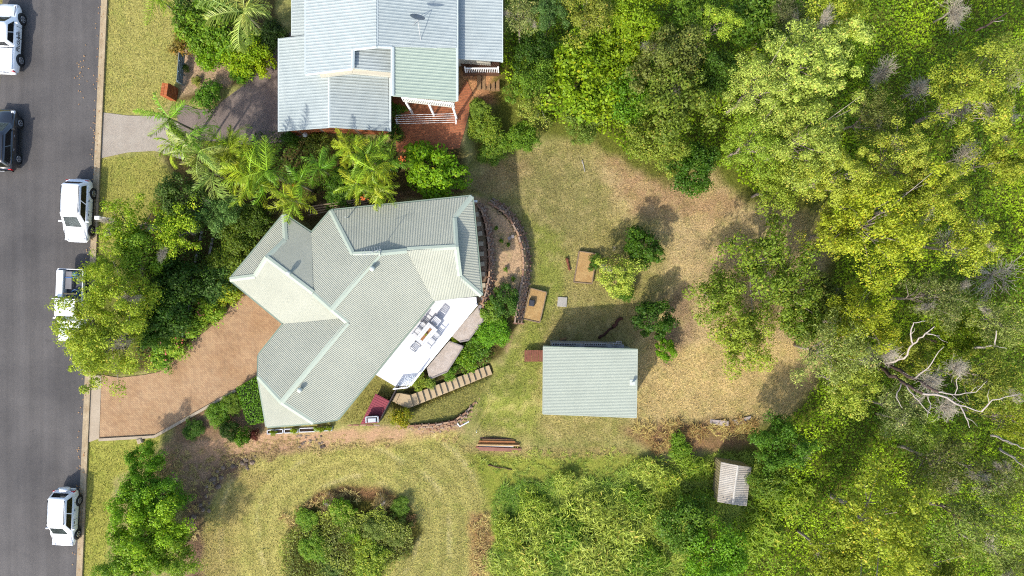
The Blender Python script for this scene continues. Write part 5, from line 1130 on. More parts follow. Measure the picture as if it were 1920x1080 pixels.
# ---- street side trees and garden shrubs
FR = 'front garden trees'
S = [
 ('puff',222,545,76,4.8,tint(132,146,44),'wide street tree over the work truck, upper part of the clump',1,FR), ('puff',205,640,86,4.4,tint(146,156,58),'wide street tree reaching over the road below the work truck',1,FR), ('puffs',186,500,28,4.4,tint(120,140,36),'small crown at the top of the street tree clump',0,FR), ('puffs',184,620,40,4.6,tint(142,154,52),'crown at the road side of the street tree, over the truck cab',0,FR), ('puffs',172,662,42,4.0,tint(142,154,52),'low crown of the street tree over the truck bonnet',0,FR),
 ('sparse',245,420,56,3.6,tint(128,146,30),'yellow green open tree beside the letterbox',2,FR), ('sparse',325,430,62,3.6,tint(136,150,36),'yellow green twiggy tree right of the letterbox tree',2,FR), ('broad',275,470,58,3.4,tint(110,132,34),'green twiggy tree between the letterbox and the street clump',2,FR),
 ('broad',345,380,50,3.0,tint(76,92,40),'dull dark tree under the palms above the front garden',1,FR), ('vine',330,530,54,2.2,DEEP,'dark green dense shrub tree in the middle of the front garden',0,FR), ('vine',315,585,52,2.2,tint(48,88,28),'dark green dense shrub tree right of the street clump',0,FR),
 ('broad',410,400,36,2.6,BLUE,'bluish green small tree under the palms near the house tip',1,FR), ('vine',400,530,36,1.4,tint(72,96,46),'dull green shrub between sleepers near the driveway curve',0,FR), ('vine',290,620,34,2.0,tint(60,96,30),'deep green shrub above the flowering bush',0,FR),
 ('vine',445,440,46,1.4,tint(84,98,28),'dark rough shrub against the left tip of the green roof, upper one',0,FR), ('vine',425,490,40,1.2,tint(92,106,30),'dark rough shrub against the left tip of the green roof, lower one',0,FR), ('vine',470,410,36,1.4,tint(70,86,26),'dark rough shrub above the left tip of the green roof',0,FR),
 ('shrub',425,545,30,0.9,tint(140,146,38),'yellow green low shrub at the bend of the driveway',0,FR), ('shrub',392,580,30,0.9,tint(120,138,40),'green low shrub with red flowers beside the driveway',0,FR), ('shrub',355,610,28,0.8,tint(110,130,44),'flowering shrub half way down the driveway edge',0,FR), ('shrub',325,650,28,0.8,tint(120,136,44),'pink flowering bush near the driveway mouth',0,FR), ('shrub',300,672,24,0.7,tint(104,132,40),'small flowering bush at the driveway mouth',0,FR),
 ('broad',272,868,38,2.0,tint(92,128,22),'bright green bush at the head of the row beside the lower verge',0,'bush row beside the lower verge'), ('broad',300,925,40,2.2,tint(84,124,30),'green bush second in the row beside the lower verge',0,'bush row beside the lower verge'), ('broad',255,940,44,2.4,tint(112,142,26),'bright bush third in the row, closest to the verge',1,'bush row beside the lower verge'), ('broad',292,985,56,2.6,tint(134,156,34),'largest yellow green bush in the row beside the lower verge',0,'bush row beside the lower verge'), ('broad',262,1030,52,2.4,tint(116,140,34),'green bush near the bottom of the row beside the lower verge',0,'bush row beside the lower verge'), ('broad',325,1035,46,2.4,tint(120,138,44),'olive bush at the bottom edge of the row beside the gully',0,'bush row beside the lower verge'), ('broad',230,1075,40,2.0,tint(110,134,40),'green bush at the bottom edge closest to the road',0,'bush row beside the lower verge'), ('shrub',333,935,20,1.0,tint(90,136,40),'small bright shrub on the gully side of the bush row',0,'bush row beside the lower verge'),
 ('puffs',1156,516,44,2.0,tint(170,182,84),'pale yellow green round shrub tree beside the far wood chip bed',1,'orchard trees'), ('round',1205,465,36,1.9,tint(50,96,22),'dark green orchard tree above the pale shrub tree',0,'orchard trees'), ('round',1225,600,38,1.8,tint(42,92,24),'round dark green orchard tree near the large shed',0,'orchard trees'), ('round',1248,656,20,1.2,tint(112,148,20),'small yellow green orchard tree just right of the large shed roof',0,'orchard trees'), ('shrub',1119,492,15,0.6,tint(60,110,34),'small green bush spilling over the far wood chip bed',0,'orchard trees'), ('wisp',1145,478,20,2.0,tint(150,140,100),'greyish dry bush on the upper side of the pale shrub tree',1,'orchard trees'), ('vine',1170,545,20,1.2,tint(70,110,30),'low dark bush at the foot of the pale shrub tree',0,'orchard trees'),
 ('round',945,562,28,1.0,tint(58,100,34),'round dark shrub at the end of the mulched terrace',0,'deck garden shrubs'), ('shrub',925,585,26,0.7,tint(116,140,50),'pale green shrub beside the upper pebble terrace',0,'deck garden shrubs'), ('vine',926,622,30,0.7,tint(96,138,20),'bright green spreading shrub below the upper pebble terrace',0,'deck garden shrubs'), ('shrub',893,648,28,0.6,tint(92,122,34),'green shrub between the two pebble terraces',0,'deck garden shrubs'), ('shrub',876,672,24,0.5,tint(110,140,24),'bright shrub along the upper side of the stair',0,'deck garden shrubs'), ('shrub',842,700,14,0.4,tint(104,132,34),'low shrub under the lower pebble terrace by the stair',0,'deck garden shrubs'), ('shrub',781,713,19,0.5,tint(146,152,56),'yellow flowered shrub at the lower deck corner',0,'deck garden shrubs'), ('shrub',806,716,13,0.4,tint(128,142,60),'small mixed shrub right of the yellow flowered one',0,'deck garden shrubs'), ('shrub',850,640,10,0.5,tint(150,160,50),'small tuft between the deck and the pebble terraces',0,'deck garden shrubs'),
 ('shrub',752,782,19,0.8,tint(150,140,28),'golden shrub on the long crib wall beside the red platform',0,'deck garden shrubs'), ('shrub',905,600,20,0.6,tint(100,126,40),'shrub at the outer rim of the upper pebble terrace',0,'deck garden shrubs'),
 ('round',815,322,54,1.9,tint(116,146,18),'big rounded bright green shrub between the two houses',0,'shrubs between the houses'), ('vine',640,355,36,1.0,tint(66,110,24),'green low shrub under the palms between the houses',0,'shrubs between the houses'), ('shrub',545,262,18,0.8,tint(66,104,26),'small round shrub at the corner of the neighbour garage',0,'shrubs between the houses'), ('shrub',592,266,22,0.7,tint(120,126,56),'olive shrub under the neighbour garage wall',0,'shrubs between the houses'), ('shrub',742,205,16,0.9,tint(70,112,28),'small green shrub left of the balcony posts',0,'shrubs between the houses'), ('shrub',738,245,18,0.7,tint(56,90,26),'dark shrub at the garage corner beside the brick patio',0,'shrubs between the houses'),
 ('vine',905,235,36,1.2,tint(128,144,52),'yellow flecked flowering shrub right of the brick patio',0,'shrubs between the houses'), ('vine',925,275,30,0.9,tint(110,132,44),'green shrub below the yellow flecked one at the lawn edge',0,'shrubs between the houses'), ('vine',895,200,20,0.9,tint(120,136,60),'small shrub under the neighbour steps',0,'shrubs between the houses'),
 ('vine',395,45,58,2.6,tint(110,136,38),'green shrub tree behind the front fence at the top left',0,'neighbour front garden'), ('vine',400,100,34,1.6,tint(116,146,16),'bright green shrub above the mulch bed',0,'neighbour front garden'), ('vine',460,100,40,1.8,tint(140,160,22),'bright yellow green shrub under the big palm',0,'neighbour front garden'), ('shrub',490,118,24,1.4,tint(150,162,16),'lemon coloured shrub beside the neighbour garage roof',0,'neighbour front garden'), ('shrub',350,78,28,1.2,tint(130,104,54),'reddish brown shrub at the head of the front fence',0,'neighbour front garden'), ('vine',515,70,30,1.8,tint(40,64,24),'dark shrub in the corner by the neighbour roof',0,'neighbour front garden'), ('vine',360,15,36,2.6,tint(96,112,54),'dull green shrub at the top edge behind the front fence',0,'neighbour front garden'),
 ('shrub',387,180,27,0.8,tint(84,128,30),'strappy green clump at the lower end of the mulch bed',0,'neighbour front garden'), ('shrub',449,137,22,0.8,tint(88,132,32),'round strappy green clump beside the neighbour forecourt',0,'neighbour front garden'), ('shrub',346,128,9,0.3,tint(92,112,40),'tiny green tuft in the mulch near the fence',0,'neighbour front garden'), ('shrub',368,152,9,0.3,tint(140,140,64),'tiny pale tuft in the mulch bed',0,'neighbour front garden'),
 ('vine',430,808,20,0.9,tint(44,84,20),'small dark round shrub below the clipped hedge, left of two',0,'side garden shrubs'), ('shrub',452,820,19,0.8,tint(78,126,16),'small bright round shrub below the clipped hedge, right of two',0,'side garden shrubs'), ('shrub',478,815,11,0.5,tint(110,50,50),'tiny dark red spiky plant at the house corner',0,'side garden shrubs'), ('vine',408,776,25,0.45,tint(96,124,24),'low green shrub along the driveway edging, upper one',0,'side garden shrubs'), ('vine',362,806,20,0.4,tint(76,106,28),'low dark shrub along the driveway edging, lower one',0,'side garden shrubs'), ('vine',433,757,19,0.45,tint(106,126,30),'low olive shrub next to the clipped hedge',0,'side garden shrubs'),
 ('vine',640,960,27,0.70,tint(112,140,28),'bright green shrub in the middle of the garden island',0,'garden island shrubs'), ('vine',655,1000,22,0.60,tint(128,152,26),'brightest shrub in the garden island',0,'garden island shrubs'), ('broad',705,985,32,0.60,tint(112,122,52),'olive shrub on the right side of the garden island',0,'garden island shrubs'), ('broad',745,1000,26,0.50,tint(108,118,48),'dull shrub at the right rim of the garden island',0,'garden island shrubs'), ('vine',590,1030,27,0.60,tint(112,140,34),'green shrub at the lower left of the garden island',0,'garden island shrubs'), ('vine',575,975,21,0.45,tint(112,138,38),'small green shrub at the left rim of the garden island',0,'garden island shrubs'), ('vine',690,1050,36,0.45,tint(138,148,50),'wide grassy shrub at the bottom of the garden island',0,'garden island shrubs'), ('wisp',620,945,21,0.50,tint(150,124,104),'dry brownish bush at the upper rim of the garden island',1,'garden island shrubs'), ('wisp',715,945,21,0.50,tint(140,122,92),'dry greyish bush at the upper right rim of the garden island',1,'garden island shrubs'), ('vine',620,1065,21,0.40,tint(96,112,52),'dull shrub at the bottom edge of the garden island',0,'garden island shrubs'), ('vine',750,950,19,0.40,tint(100,124,40),'green shrub at the top right rim of the garden island',0,'garden island shrubs'),
]
LIFT = {FR: 1.38, 'bush row beside the lower verge': 1.35, 'garden island shrubs': 1.1}
for kd, px, py, r, h, col, lab, tw, grp in S:
    kf = LIFT.get(grp, 1.0); col = (col[0]*kf*1.05, col[1]*kf, col[2]*kf, 1)
    tree(kd, px, py, r, h, col, lab, 'tree' if kd in ('puff','puffs','sparse','wisp') else 'shrub', grp, twigs=tw, name='tree' if kd in ('puff','puffs','sparse') else 'shrub')
RD = [(955,1000,34,'beside the rust coloured grass'),(1005,955,30,'near the top left of the rough patch'),(1000,1050,40,'at the bottom edge, left one in the rough patch'),(1060,1000,42,'in the middle of the rough patch, left one'),(1110,955,32,'in the middle of the rough patch, upper one'),(1110,1045,46,'largest, at the bottom edge of the rough patch'),(1165,1000,40,'in the middle of the rough patch, right one'),(1205,1055,42,'at the bottom edge beside the olive bush'),(1200,950,32,'right of the upper middle of the rough patch'),(1250,905,30,'left of the garden shed in pale grass'),(1300,880,26,'close to the left side of the garden shed'),(1215,880,26,'below the rust coloured grass, left one'),(1310,940,28,'just below and left of the garden shed'),(1275,845,24,'touching the dead grass at the dry field edge'),(1060,905,24,'small, near the top of the rough patch'),(1430,990,44,'between the garden shed and the golden crowns'),(1480,940,40,'right of the garden shed in the vines')]
for px, py, r, lab in RD: tree('reed', px, py, r, 0.55, tint(*random.choice(((138,156,52),(152,164,64),(116,144,42),(168,174,84)))), 'clump of tall weedy grass '+lab, 'shrub', 'tall weed clumps', name='weed_clump')
for i, (px, py) in enumerate(((512,812),(551,808),(593,804),(604,805),(617,803))): tree('shrub', px, py, 6, 0.35, tint(150,160,40), 'small bright plant in a white planter under the wall, number %s' % ('one','two','three','four','five')[i], 'plant', 'planter plants', name='plant')
for i, (px, py) in enumerate(((930,428),(940,452),(953,459),(948,505),(962,523))): tree('shrub', px, py, 4.5, 0.25, tint(110,136,40), 'tiny weed on the mulched terrace, %s from the top' % ('first','second','third','fourth','fifth')[i], 'plant', 'weeds on the terrace', name='plant')
# flowers on the driveway bushes
fl = MB(); rnd = random.Random(3)
for _ in range(46):
    px, py = rnd.choice(((392,578),(400,585),(325,650),(340,640),(355,612),(312,668))); p = G(px+rnd.uniform(-16,16), py+rnd.uniform(-12,12)); p.z += rnd.uniform(1.0,1.3); a = rnd.uniform(0,3)
    fl.box(p, (0.09,0.09,0.06), a)
o = fl.build('blossoms', mat('pink_petals', alb(232,150,150), 0.6, 0.3, 3, alb(226,90,60))); tag(o, 'pink and red blossoms scattered on the bushes beside the driveway', 'flowers', kind='stuff')
# clipped hedge beside the house
def hedge(label, poly, z0, h, col, dens=260, leaf=0.1):
    rng = np.random.default_rng(99); top = [P(a, b_, z0+h) for a, b_ in poly]; xy = np.array([(p.x, p.y) for p in top]); lo, hi = xy.min(0), xy.max(0); n = int(dens*(hi-lo).prod())
    q = rng.uniform(lo, hi, (n, 2)); q = q[sdist(xy, q[:, 0], q[:, 1]) > 0]; pos = np.c_[q, z0+h+rng.normal(0, 0.05, len(q))]; nm = np.tile((0, 0, 1.0), (len(q), 1)); m = len(xy); ar = sum(xy[i][0]*xy[(i+1) % m][1]-xy[(i+1) % m][0]*xy[i][1] for i in range(m))
    for i in range(m):
        a, b_ = xy[i], xy[(i+1) % m]; L = np.hypot(*(b_-a)); k = int(dens*L*h); u = rng.uniform(0, 1, k); e = (b_-a)/L; nn = np.array([e[1], -e[0]])*(1 if ar > 0 else -1)
        s_ = np.c_[a+(b_-a)*u[:, None]+nn*rng.normal(0, 0.04, (k, 1)), z0+h*rng.uniform(0, 1, k)]; pos = np.r_[pos, s_]; nm = np.r_[nm, np.tile((nn[0], nn[1], 0.3), (k, 1))]
    nm = norm(nm+rng.normal(size=nm.shape)*0.45); cl = rng.uniform(0.7, 1.25, (len(pos), 1))*np.array([1, 1, 1])*np.array(col[:3]); v, f, c_ = leaf_quads(rng, pos, nm, leaf, 0.6, cl, 0.1)
    t = thing('hedge', label, 'hedge', P(*poly[0], z0)); me = np_mesh('foliage', v-np.array(ORG[t.name]), f, LM, c_); link(bpy.data.objects.new('foliage', me), t)
    ins = [(p-sum(top, Vector())/len(top))*0.94+sum(top, Vector())/len(top) for p in top]; MB().prism([(p.x, p.y) for p in ins], z0, z0+h-0.1).build('branches', mat('hedge_core', alb(40,48,24), 0.95), t)
hedge('dense clipped green hedge against the lower left side of the house', [(443,728),(482,706),(495,790),(467,797),(460,785)], -0.2, 0.9, tint(92,138,20), 300, 0.1)

# ------------------------------------------------------------------ palms
def frond_mesh(seed, L, W_, arch, n=21, twist=0.5):
    rng = np.random.default_rng(seed); V = []; Fc = []; C = []
    s_ = np.linspace(0, 1, n+2); ang = 0.75-arch*s_**1.3; dx = np.cos(ang)/(n+1)*L; dz = np.sin(ang)/(n+1)*L; x = np.cumsum(dx)-dx[0]; z = np.cumsum(dz)-dz[0]
    for i in range(n+1):                         # midrib
        w_ = 0.035*(1-0.8*s_[i]); k = len(V); V += [(x[i], -w_, z[i]+0.01), (x[i], w_, z[i]+0.01), (x[i+1], w_*0.9, z[i+1]+0.01), (x[i+1], -w_*0.9, z[i+1]+0.01)]; Fc.append((k, k+1, k+2, k+3)); C += [(1.25, 1.2, 1.3)]*4
    for i in range(3, n+2):
        for sd_ in (-1, 1):
            ln = W_*math.sin(PI*min(1, 0.12+s_[i]*0.86))**0.6*rng.uniform(0.8, 1.1); sw = 0.45+0.8*s_[i]+rng.uniform(-0.25, 0.25); dr = rng.uniform(-0.8, 0.15)-0.15
            d = Vector((sw, sd_, dr)).normalized(); p = Vector((x[i], 0, z[i])); m1 = p+d*ln*0.5+Vector((0,0,0.06)); e = p+d*ln+Vector((0,0,-0.14*ln)); wv = Vector((0.042, 0, 0.03*sd_))
            k = len(V); V += [p-wv*0.5, p+wv*0.5, m1+wv*0.6, m1-wv*0.6, e]; Fc += [(k, k+1, k+2, k+3), (k+3, k+2, k+4, k+4)]; q = rng.uniform(0.6, 1.35); C += [(q*1.1, q, q)]*5
    me = bpy.data.meshes.new('frond'); me.from_pydata([tuple(v) for v in V], [], [f if len(set(f)) == 4 else f[:3] for f in Fc]); a = me.attributes.new('col', 'FLOAT_COLOR', 'POINT'); a.data.foreach_set('color', np.c_[np.array(C), np.ones(len(C))].astype(np.float32).ravel()); me.materials.append(FRM); return me
FROND = [frond_mesh(s_, 2.2, wd_, a) for s_, a, wd_ in ((1, 1.3, .62), (2, 1.8, .7), (3, 2.4, .66), (4, 0.9, .58), (5, 2.0, .8), (6, 1.5, .5))]
stemm = mat('palm_stem', alb(150,142,116), 0.8, 0.2, 6)
def palm(px, py, h, nf, L, col, label, group, stems=1, spread=0.0):
    base = place(px, py, h); t = thing('palm_tree', label, 'palm', base, random.uniform(0, 6.28), group)
    for s_ in range(stems):
        o_ = Vector((random.uniform(-1,1)*spread, random.uniform(-1,1)*spread, 0)); hh = h*random.uniform(0.8, 1.1) if stems > 1 else h
        MB().tube([(o_.x*0.3, o_.y*0.3, -0.2), (o_.x*0.6, o_.y*0.6, hh*0.5), (o_.x, o_.y, hh)], [0.11,0.08,0.06], 8).build('trunk', stemm, t, True, False)
        for k in range(nf):
            f = bpy.data.objects.new('frond', random.choice(FROND)); link(f, t); f.location = (o_.x, o_.y, hh); f.rotation_euler = (random.uniform(-0.9, 0.9), random.uniform(-0.6, 0.6), 2*PI*k/nf+random.uniform(-0.6, 0.6))
            q = L/2.2*random.uniform(0.65, 1.25); f.scale = (q, q, q); v = random.uniform(0.7, 1.2); f.color = (col[0]*v*random.uniform(0.9, 1.3), col[1]*v, col[2]*v, 1)
PG = tint(122,156,50, 1.2); PY = tint(152,172,54, 1.2); PGR = tint(156,172,100, 1.2); PD = tint(104,148,48, 1.2)
for a in ((318,222,4.6,13,2.0,PG,'bright green feather palm beside the pale end of the neighbour driveway','palms along the boundary'), (352,262,4.8,12,2.2,PG,'feather palm just below the forecourt corner','palms along the boundary'), (372,288,5.0,12,2.2,PGR,'silvery feather palm in the middle of the boundary palms','palms along the boundary'), (330,275,3.8,10,1.9,PY,'yellowish palm low on the street side of the boundary palms','palms along the boundary'),
          (420,275,4.0,11,1.8,PY,'yellow green palm under the edge of the forecourt','palms along the boundary',3,0.5), (450,300,4.4,10,1.7,PY,'dense yellow green palm clump in the boundary row','palms along the boundary',4,0.8), (475,345,4.6,12,2.2,PY,'drooping yellow palm above the dark shrubs','palms along the boundary',2,0.6), (500,320,5.0,12,2.1,PG,'green palm right of the yellow palm clump','palms along the boundary',2,0.5), (400,325,3.8,9,2.2,PGR,'greyish palm with a long hanging frond','palms along the boundary'), (480,280,4.2,10,1.7,PG,'small green palm at the lower edge of the forecourt','palms along the boundary'),
          (545,372,4.4,11,1.8,PY,'golden palm leaning over the left tip of the green roof','palms between the houses',2,0.5), (560,345,4.0,10,1.8,PG,'green palm above the left tip of the green roof','palms between the houses'), (600,316,3.6,16,1.6,PD,'fan shaped bright palm standing alone between the houses','palms between the houses'),
          (655,285,3.8,11,1.6,PY,'yellow palm nearest the neighbour brick garage wall','palms between the houses',2,0.4), (690,285,4.2,11,1.7,PG,'green palm below the neighbour garage corner','palms between the houses',2,0.4), (700,330,4.4,11,1.7,PY,'golden palm at the heart of the clump above the green roof','palms between the houses',3,0.6), (725,305,4.0,10,1.6,PG,'green palm with orange fruit beside the big rounded shrub','palms between the houses',2,0.4), (675,352,4.0,10,1.6,PY,'golden palm touching the upper edge of the green roof','palms between the houses',2,0.4), (720,355,3.8,10,1.5,PY,'yellow palm above the green roof, next to the big rounded shrub','palms between the houses'),
          (458,22,5.2,16,2.7,PGR,'large pale feather palm at the top edge beside the neighbour house','palms in the neighbour front garden'), (287,-12,5.0,9,2.0,PY,'yellow palm whose fronds hang in from the top edge over the front lawn','palms in the neighbour front garden'), (430,85,2.4,10,1.6,PG,'small green palm under the large pale palm','palms in the neighbour front garden')):
    palm(*a)
for px, py in ((741,288),(742,297)): pass
ofr = MB(); rnd = random.Random(5)
for px, py, z in ((754,298,4.2),(552,349,4.0),(683,372,3.6)):
    for _ in range(26): q = P(px, py, z)+Vector((rnd.gauss(0,0.1), rnd.gauss(0,0.1), rnd.gauss(0,0.12))); ofr.box(q, (0.07,0.07,0.07), rnd.uniform(0,3))
o = ofr.build('palm_fruit', mat('orange_fruit', alb(226,116,50), 0.5, 0.1)); tag(o, 'orange fruit strands hanging among the palms between the houses', 'fruit', kind='stuff')

# ------------------------------------------------------------------ ground cover that nobody could count
def scatter(poly, dens, rng, z=-3.5, mindist=0.0):
    xy = polyXY(poly, z); lo, hi = xy.min(0), xy.max(0); n = int(dens*(hi-lo).prod()); q = rng.uniform(lo, hi, (n, 2)); d = sdist(xy, q[:, 0], q[:, 1]); e = (fbm(q[:, 0]*0.7, q[:, 1]*0.7, 77)-0.5)*2.2
    return q[d+e > mindist]
def cover(name, label, cat, polys, dens, leaf, hmax, cols, seed, aspect=0.6):
    rng = np.random.default_rng(seed); q = np.concatenate([scatter(p, dens, rng) for p in polys]); n = len(q); x, y = q[:, 0], q[:, 1]
    hn = fbm(x*0.45, y*0.45, seed, 4); h = hmax*ss(0.25, 0.75, hn)+hmax*0.35*fbm(x*1.6, y*1.6, seed+3, 3); g = tz(x, y)
    dh = 0.15; gxn = (fbm((x+dh)*0.45, y*0.45, seed, 4)-hn)/dh*hmax*1.5; gyn = (fbm(x*0.45, (y+dh)*0.45, seed, 4)-hn)/dh*hmax*1.5
    nm = norm(np.c_[-gxn, -gyn, np.ones(n)]+rng.normal(size=(n, 3))*0.5); pos = np.c_[q, g+h*rng.uniform(0.55, 1.0, n)+0.05]
    m = np.clip(fbm(x*0.3+9, y*0.3, seed+5, 4)*1.7-0.35+rng.normal(0, 0.16, n), 0, 1)[:, None]; c0, c1 = (np.array(v[:3]) for v in cols); cl = (c0*(1-m)+c1*m)*rng.uniform(0.6, 1.3, (n, 1))
    v, f, c_ = leaf_quads(rng, pos, nm, leaf, aspect, cl, 0.12); me = np_mesh(name, v, f, LM, c_); o = link(bpy.data.objects.new(name, me)); return tag(o, label, cat, kind='stuff')
cover('undergrowth', 'bright green vines and low undergrowth carpeting the bush floor', 'undergrowth', [[(1590,-60),(2080,-60),(2080,1150),(1240,1150),(1300,1010),(1400,960),(1430,830),(1520,770),(1560,650),(1560,520),(1590,430),(1560,350),(1600,250)], [(940,-60),(1640,-60),(1640,350),(1420,360),(1340,300),(1180,290),(1100,240),(990,240),(940,150)]], 95, 0.17, 0.9, (tint(100,130,20), tint(172,190,34)), 31)
cover('island_scrub', 'low mixed scrub filling the garden island', 'scrub', [[(545,1150),(552,990),(590,945),(650,925),(730,930),(780,970),(785,1005),(760,1040),(712,1060),(700,1150)]], 260, 0.11, 1.0, (tint(112,112,64), tint(172,174,70)), 33)
cover('front_scrub', 'dark leafy ground cover under the front garden trees', 'ground cover', [[(290,480),(440,400),(500,420),(440,520),(445,545),(410,592),(350,640),(305,690),(285,600)], [(520,265),(745,285),(760,345),(620,385),(560,360),(500,300)], [(905,595),(960,585),(945,640),(905,680),(850,700),(800,718),(850,690)]], 110, 0.13, 0.35, (tint(54,76,26), tint(110,128,36)), 35)
def blades(name, label, cat, polys, clumps, per, length, cols, seed, flat=0.5, width=0.035):
    rng = np.random.default_rng(seed); q = np.concatenate([scatter(p, clumps, rng) for p in polys]); nz_ = fbm(q[:, 0]*0.5, q[:, 1]*0.5, seed, 4); n = len(q)*per
    c0 = np.repeat(q, per, 0); az = rng.uniform(0, 6.28, n); L = length*rng.uniform(0.5, 1.2, n)*np.repeat(0.6+0.9*nz_, per); el = rng.uniform(0.25, 1.25, n)*flat
    d = np.c_[np.cos(az)*np.cos(el), np.sin(az)*np.cos(el), np.sin(el)]; b0 = np.c_[c0+rng.normal(0, 0.07, (n, 2)), tz(c0[:, 0], c0[:, 1])]; b0[:, 2] += np.repeat(0.1+0.25*nz_, per)*length
    s_ = np.c_[-np.sin(az), np.cos(az), np.zeros(n)]*width*rng.uniform(0.6, 1.3, (n, 1)); m1 = b0+d*(L*0.55)[:, None]; e = b0+d*L[:, None]; e[:, 2] -= L*0.25
    v = np.stack([b0-s_*0.6, b0+s_*0.6, m1+s_, m1-s_, e], 1).reshape(-1, 3); k = np.arange(n)*5; f = np.r_[np.c_[k, k+1, k+2, k+3]]; f2 = np.c_[k+3, k+2, k+4, k+4]
    mm = np.clip(np.repeat(fbm(q[:, 0]*0.4, q[:, 1]*0.4, seed+2, 4), per)*1.8-0.4+rng.normal(0, 0.22, n), 0, 1)[:, None]; a0, a1 = (np.array(u[:3]) for u in cols); cl = np.repeat((a0*(1-mm)+a1*mm)*rng.uniform(0.65, 1.25, (n, 1)), 5, 0)
    me = bpy.data.meshes.new(name); nv = len(v); me.vertices.add(nv); me.vertices.foreach_set('co', v.astype(np.float32).ravel()); tri = np.c_[k+3, k+2, k+4]; nl = f.size+tri.size
    me.loops.add(nl); me.loops.foreach_set('vertex_index', np.r_[f.ravel(), tri.ravel()].astype(np.int32)); me.polygons.add(len(f)+len(tri)); me.polygons.foreach_set('loop_start', np.r_[np.arange(len(f))*4, f.size+np.arange(len(tri))*3].astype(np.int32))
    at_ = me.attributes.new('col', 'FLOAT_COLOR', 'POINT'); at_.data.foreach_set('color', np.c_[cl, np.ones(nv)].astype(np.float32).ravel()); me.update(); me.materials.append(LM); o = link(bpy.data.objects.new(name, me)); return tag(o, label, cat, kind='stuff')
ROUGH = [(905,1150),(925,1000),(915,925),(940,900),(1000,905),(1060,885),(1130,895),(1180,868),(1240,875),(1330,850),(1440,850),(1440,960),(1320,1010),(1260,1150)]
blades('long_grass', 'long green rough grass below the timber pile and round the garden shed', 'grass', [ROUGH], 20, 16, 0.5, (tint(100,130,36), tint(196,194,98)), 41, 0.6, 0.017)
blades('thin_grass', 'thin green tufts where the back lawn fades into the rough grass', 'grass', [[(880,850),(1190,835),(1230,880),(1100,905),(930,920),(905,880)]], 5, 12, 0.3, (tint(120,136,48), tint(200,190,106)), 47, 0.5, 0.016)
blades('dry_grass', 'straw and rust coloured dead grass on the edge of the dry field and the lot', 'grass', [[(1180,800),(1300,790),(1430,786),(1420,815),(1330,830),(1240,845)], [(888,965),(914,965),(922,1010),(914,1150),(886,1150)], [(545,955),(600,915),(680,905),(760,930),(785,970),(760,955),(680,928),(600,945),(565,980)]], 9, 16, 0.5, (tint(150,104,74), tint(236,208,146)), 43, 0.5, 0.018)
blades('bank_litter', 'dry brown grass and litter on the bank below the crib wall and in the gully', 'litter', [[(310,840),(480,812),(640,812),(860,800),(860,812),(640,832),(480,850),(420,900),(385,990),(355,990),(330,900)]], 9, 12, 0.26, (tint(146,112,88), tint(214,182,138)), 45, 0.35, 0.016)
cover('reeds', 'tall yellow green reeds and weeds at the bottom of the rough grass', 'reeds', [[(925,1150),(930,985),(1000,940),(1100,925),(1190,900),(1240,950),(1250,1150)], [(1190,850),(1300,850),(1340,880),(1330,960),(1270,980),(1200,900)]], 75, 0.34, 1.0, (tint(92,120,34), tint(196,192,92)), 61, 0.16)
def tufts(seed, n):                  # short turf: single blades coloured like the ground they stand on
    rng = np.random.default_rng(seed); px = rng.uniform(150, 1600, n); py = rng.uniform(-30, 1110, n); keep = np.zeros(n, bool)
    for p in (BACK, LOT, VERGE, [(184,296),(290,285),(330,330),(300,480),(176,470)], [(164,830),(300,826),(280,860),(215,900),(190,1160),(150,1160)], [(634,788),(708,700),(742,724),(905,700),(925,700),(905,745),(860,795),(640,797)], [(880,830),(1190,810),(1190,860),(900,870)]): keep |= sdist(p, px, py) > 3
    px, py = px[keep], py[keep]; n = len(px); g = np.zeros(n)
    for _ in range(4): x, y = (px-960)*(CAMH-g)/FPX, (540-py)*(CAMH-g)/FPX; g = tz(x, y)
    cl = gcol_at(x, y)*rng.uniform(0.75, 1.5, (n, 1))*np.array([1.0, 1.0, 0.9]); az = rng.uniform(0, 6.28, n); L = rng.uniform(0.06, 0.2, n)
    b0 = np.c_[x, y, g-0.01]; d = np.c_[np.cos(az), np.sin(az), rng.uniform(0.2, 1.2, n)]; t_ = np.c_[-np.sin(az), np.cos(az), np.zeros(n)]*0.022
    v = np.stack([b0-t_, b0+t_, b0+d*L[:, None]], 1).reshape(-1, 3); me = np_mesh('turf', v, np.arange(3*n).reshape(n, 3), colmat('turf_blades'), np.repeat(cl, 3, 0)); o = link(bpy.data.objects.new('turf', me)); tag(o, 'short turf of the lawns, verges and mown lot', 'grass', kind='stuff')
tufts(51, 330000)
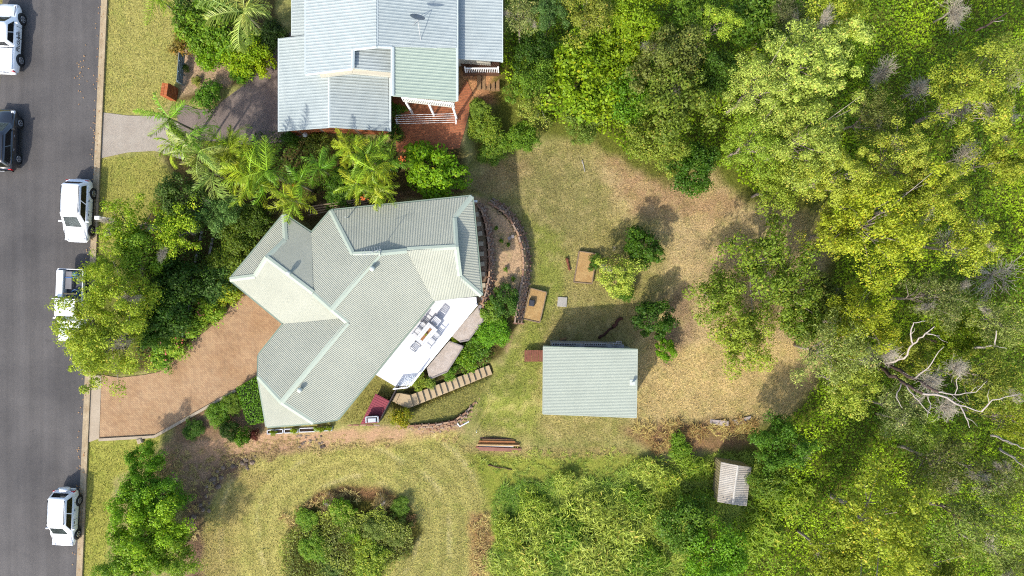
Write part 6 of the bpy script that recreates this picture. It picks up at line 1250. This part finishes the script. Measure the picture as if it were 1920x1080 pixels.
# rocks in the gully and on the bank
rockm = [mat('rock_%d' % i, alb(*q), 0.9, 0.2, 4, bump=0.5) for i, q in enumerate(((150,132,116),(176,154,132),(124,106,94)))]
def rock_mesh(seed, m_):
    rnd = random.Random(seed); mb = MB(); vs = []; fs = []; rg_, sg_ = 4, 8
    for i in range(rg_+1):
        th = PI*i/rg_
        for k in range(sg_): r = rnd.uniform(0.75, 1.1); vs.append((math.sin(th)*math.cos(2*PI*k/sg_)*r, math.sin(th)*math.sin(2*PI*k/sg_)*r*0.8, math.cos(th)*r*0.6))
    for i in range(rg_):
        for k in range(sg_): fs.append((i*sg_+k, (i+1)*sg_+k, (i+1)*sg_+(k+1) % sg_, i*sg_+(k+1) % sg_))
    return mb.add(vs, fs).mesh('rock', m_)
RM = [rock_mesh(i, rockm[i % 3]) for i in range(6)]; rnd = random.Random(9)
for i in range(34):
    s_ = rnd.random(); px = np.interp(s_, [0,0.4,1], [480,420,362])+rnd.uniform(-12,12); py = np.interp(s_, [0,0.4,1], [862,884,985])+rnd.uniform(-9,9); o = bpy.data.objects.new('rock', rnd.choice(RM)); link(o); o.location = G(px, py, 0.02); o.scale = (rnd.uniform(0.1,0.26),)*3; o.rotation_euler = (0,0,rnd.uniform(0,6)); tag(o, 'rock in the dark gully beside the mown lot', 'rock', 'gully rocks')
for i in range(26):
    px, py = rnd.uniform(556,612), rnd.uniform(815,838); o = bpy.data.objects.new('rock', rnd.choice(RM)); link(o); o.location = G(px, py, 0.02); o.scale = (rnd.uniform(0.08,0.18),)*3; o.rotation_euler = (0,0,rnd.uniform(0,6)); tag(o, 'broken stone in the rubble heap on the bank below the house', 'rock', 'bank rubble')

# fallen leaves in the gutter and on the road
lf = MB(); rnd = random.Random(21)
for _ in range(170):
    if rnd.random() < 0.16: px, py = rnd.gauss(153, 7), rnd.gauss(140, 22)
    else: py = rnd.uniform(-20, 1080); px = kx(py)+rnd.uniform(-9, 5)
    p = P(px, py, 0.045); a = rnd.uniform(0, 6); lf.add([p+Vector((math.cos(a+q)*rr_, math.sin(a+q)*rr_, rnd.uniform(0, 0.02))) for q, rr_ in ((0, 0.07), (1.57, 0.03), (3.14, 0.07), (4.71, 0.03))], [(0,1,2,3)])
o = lf.build('leaf_litter', mat('fallen_leaves', alb(198,136,84), 0.9, 0.3, 2, alb(222,186,130))); tag(o, 'dry orange leaves scattered on the road and along the gutter', 'leaves', kind='stuff')
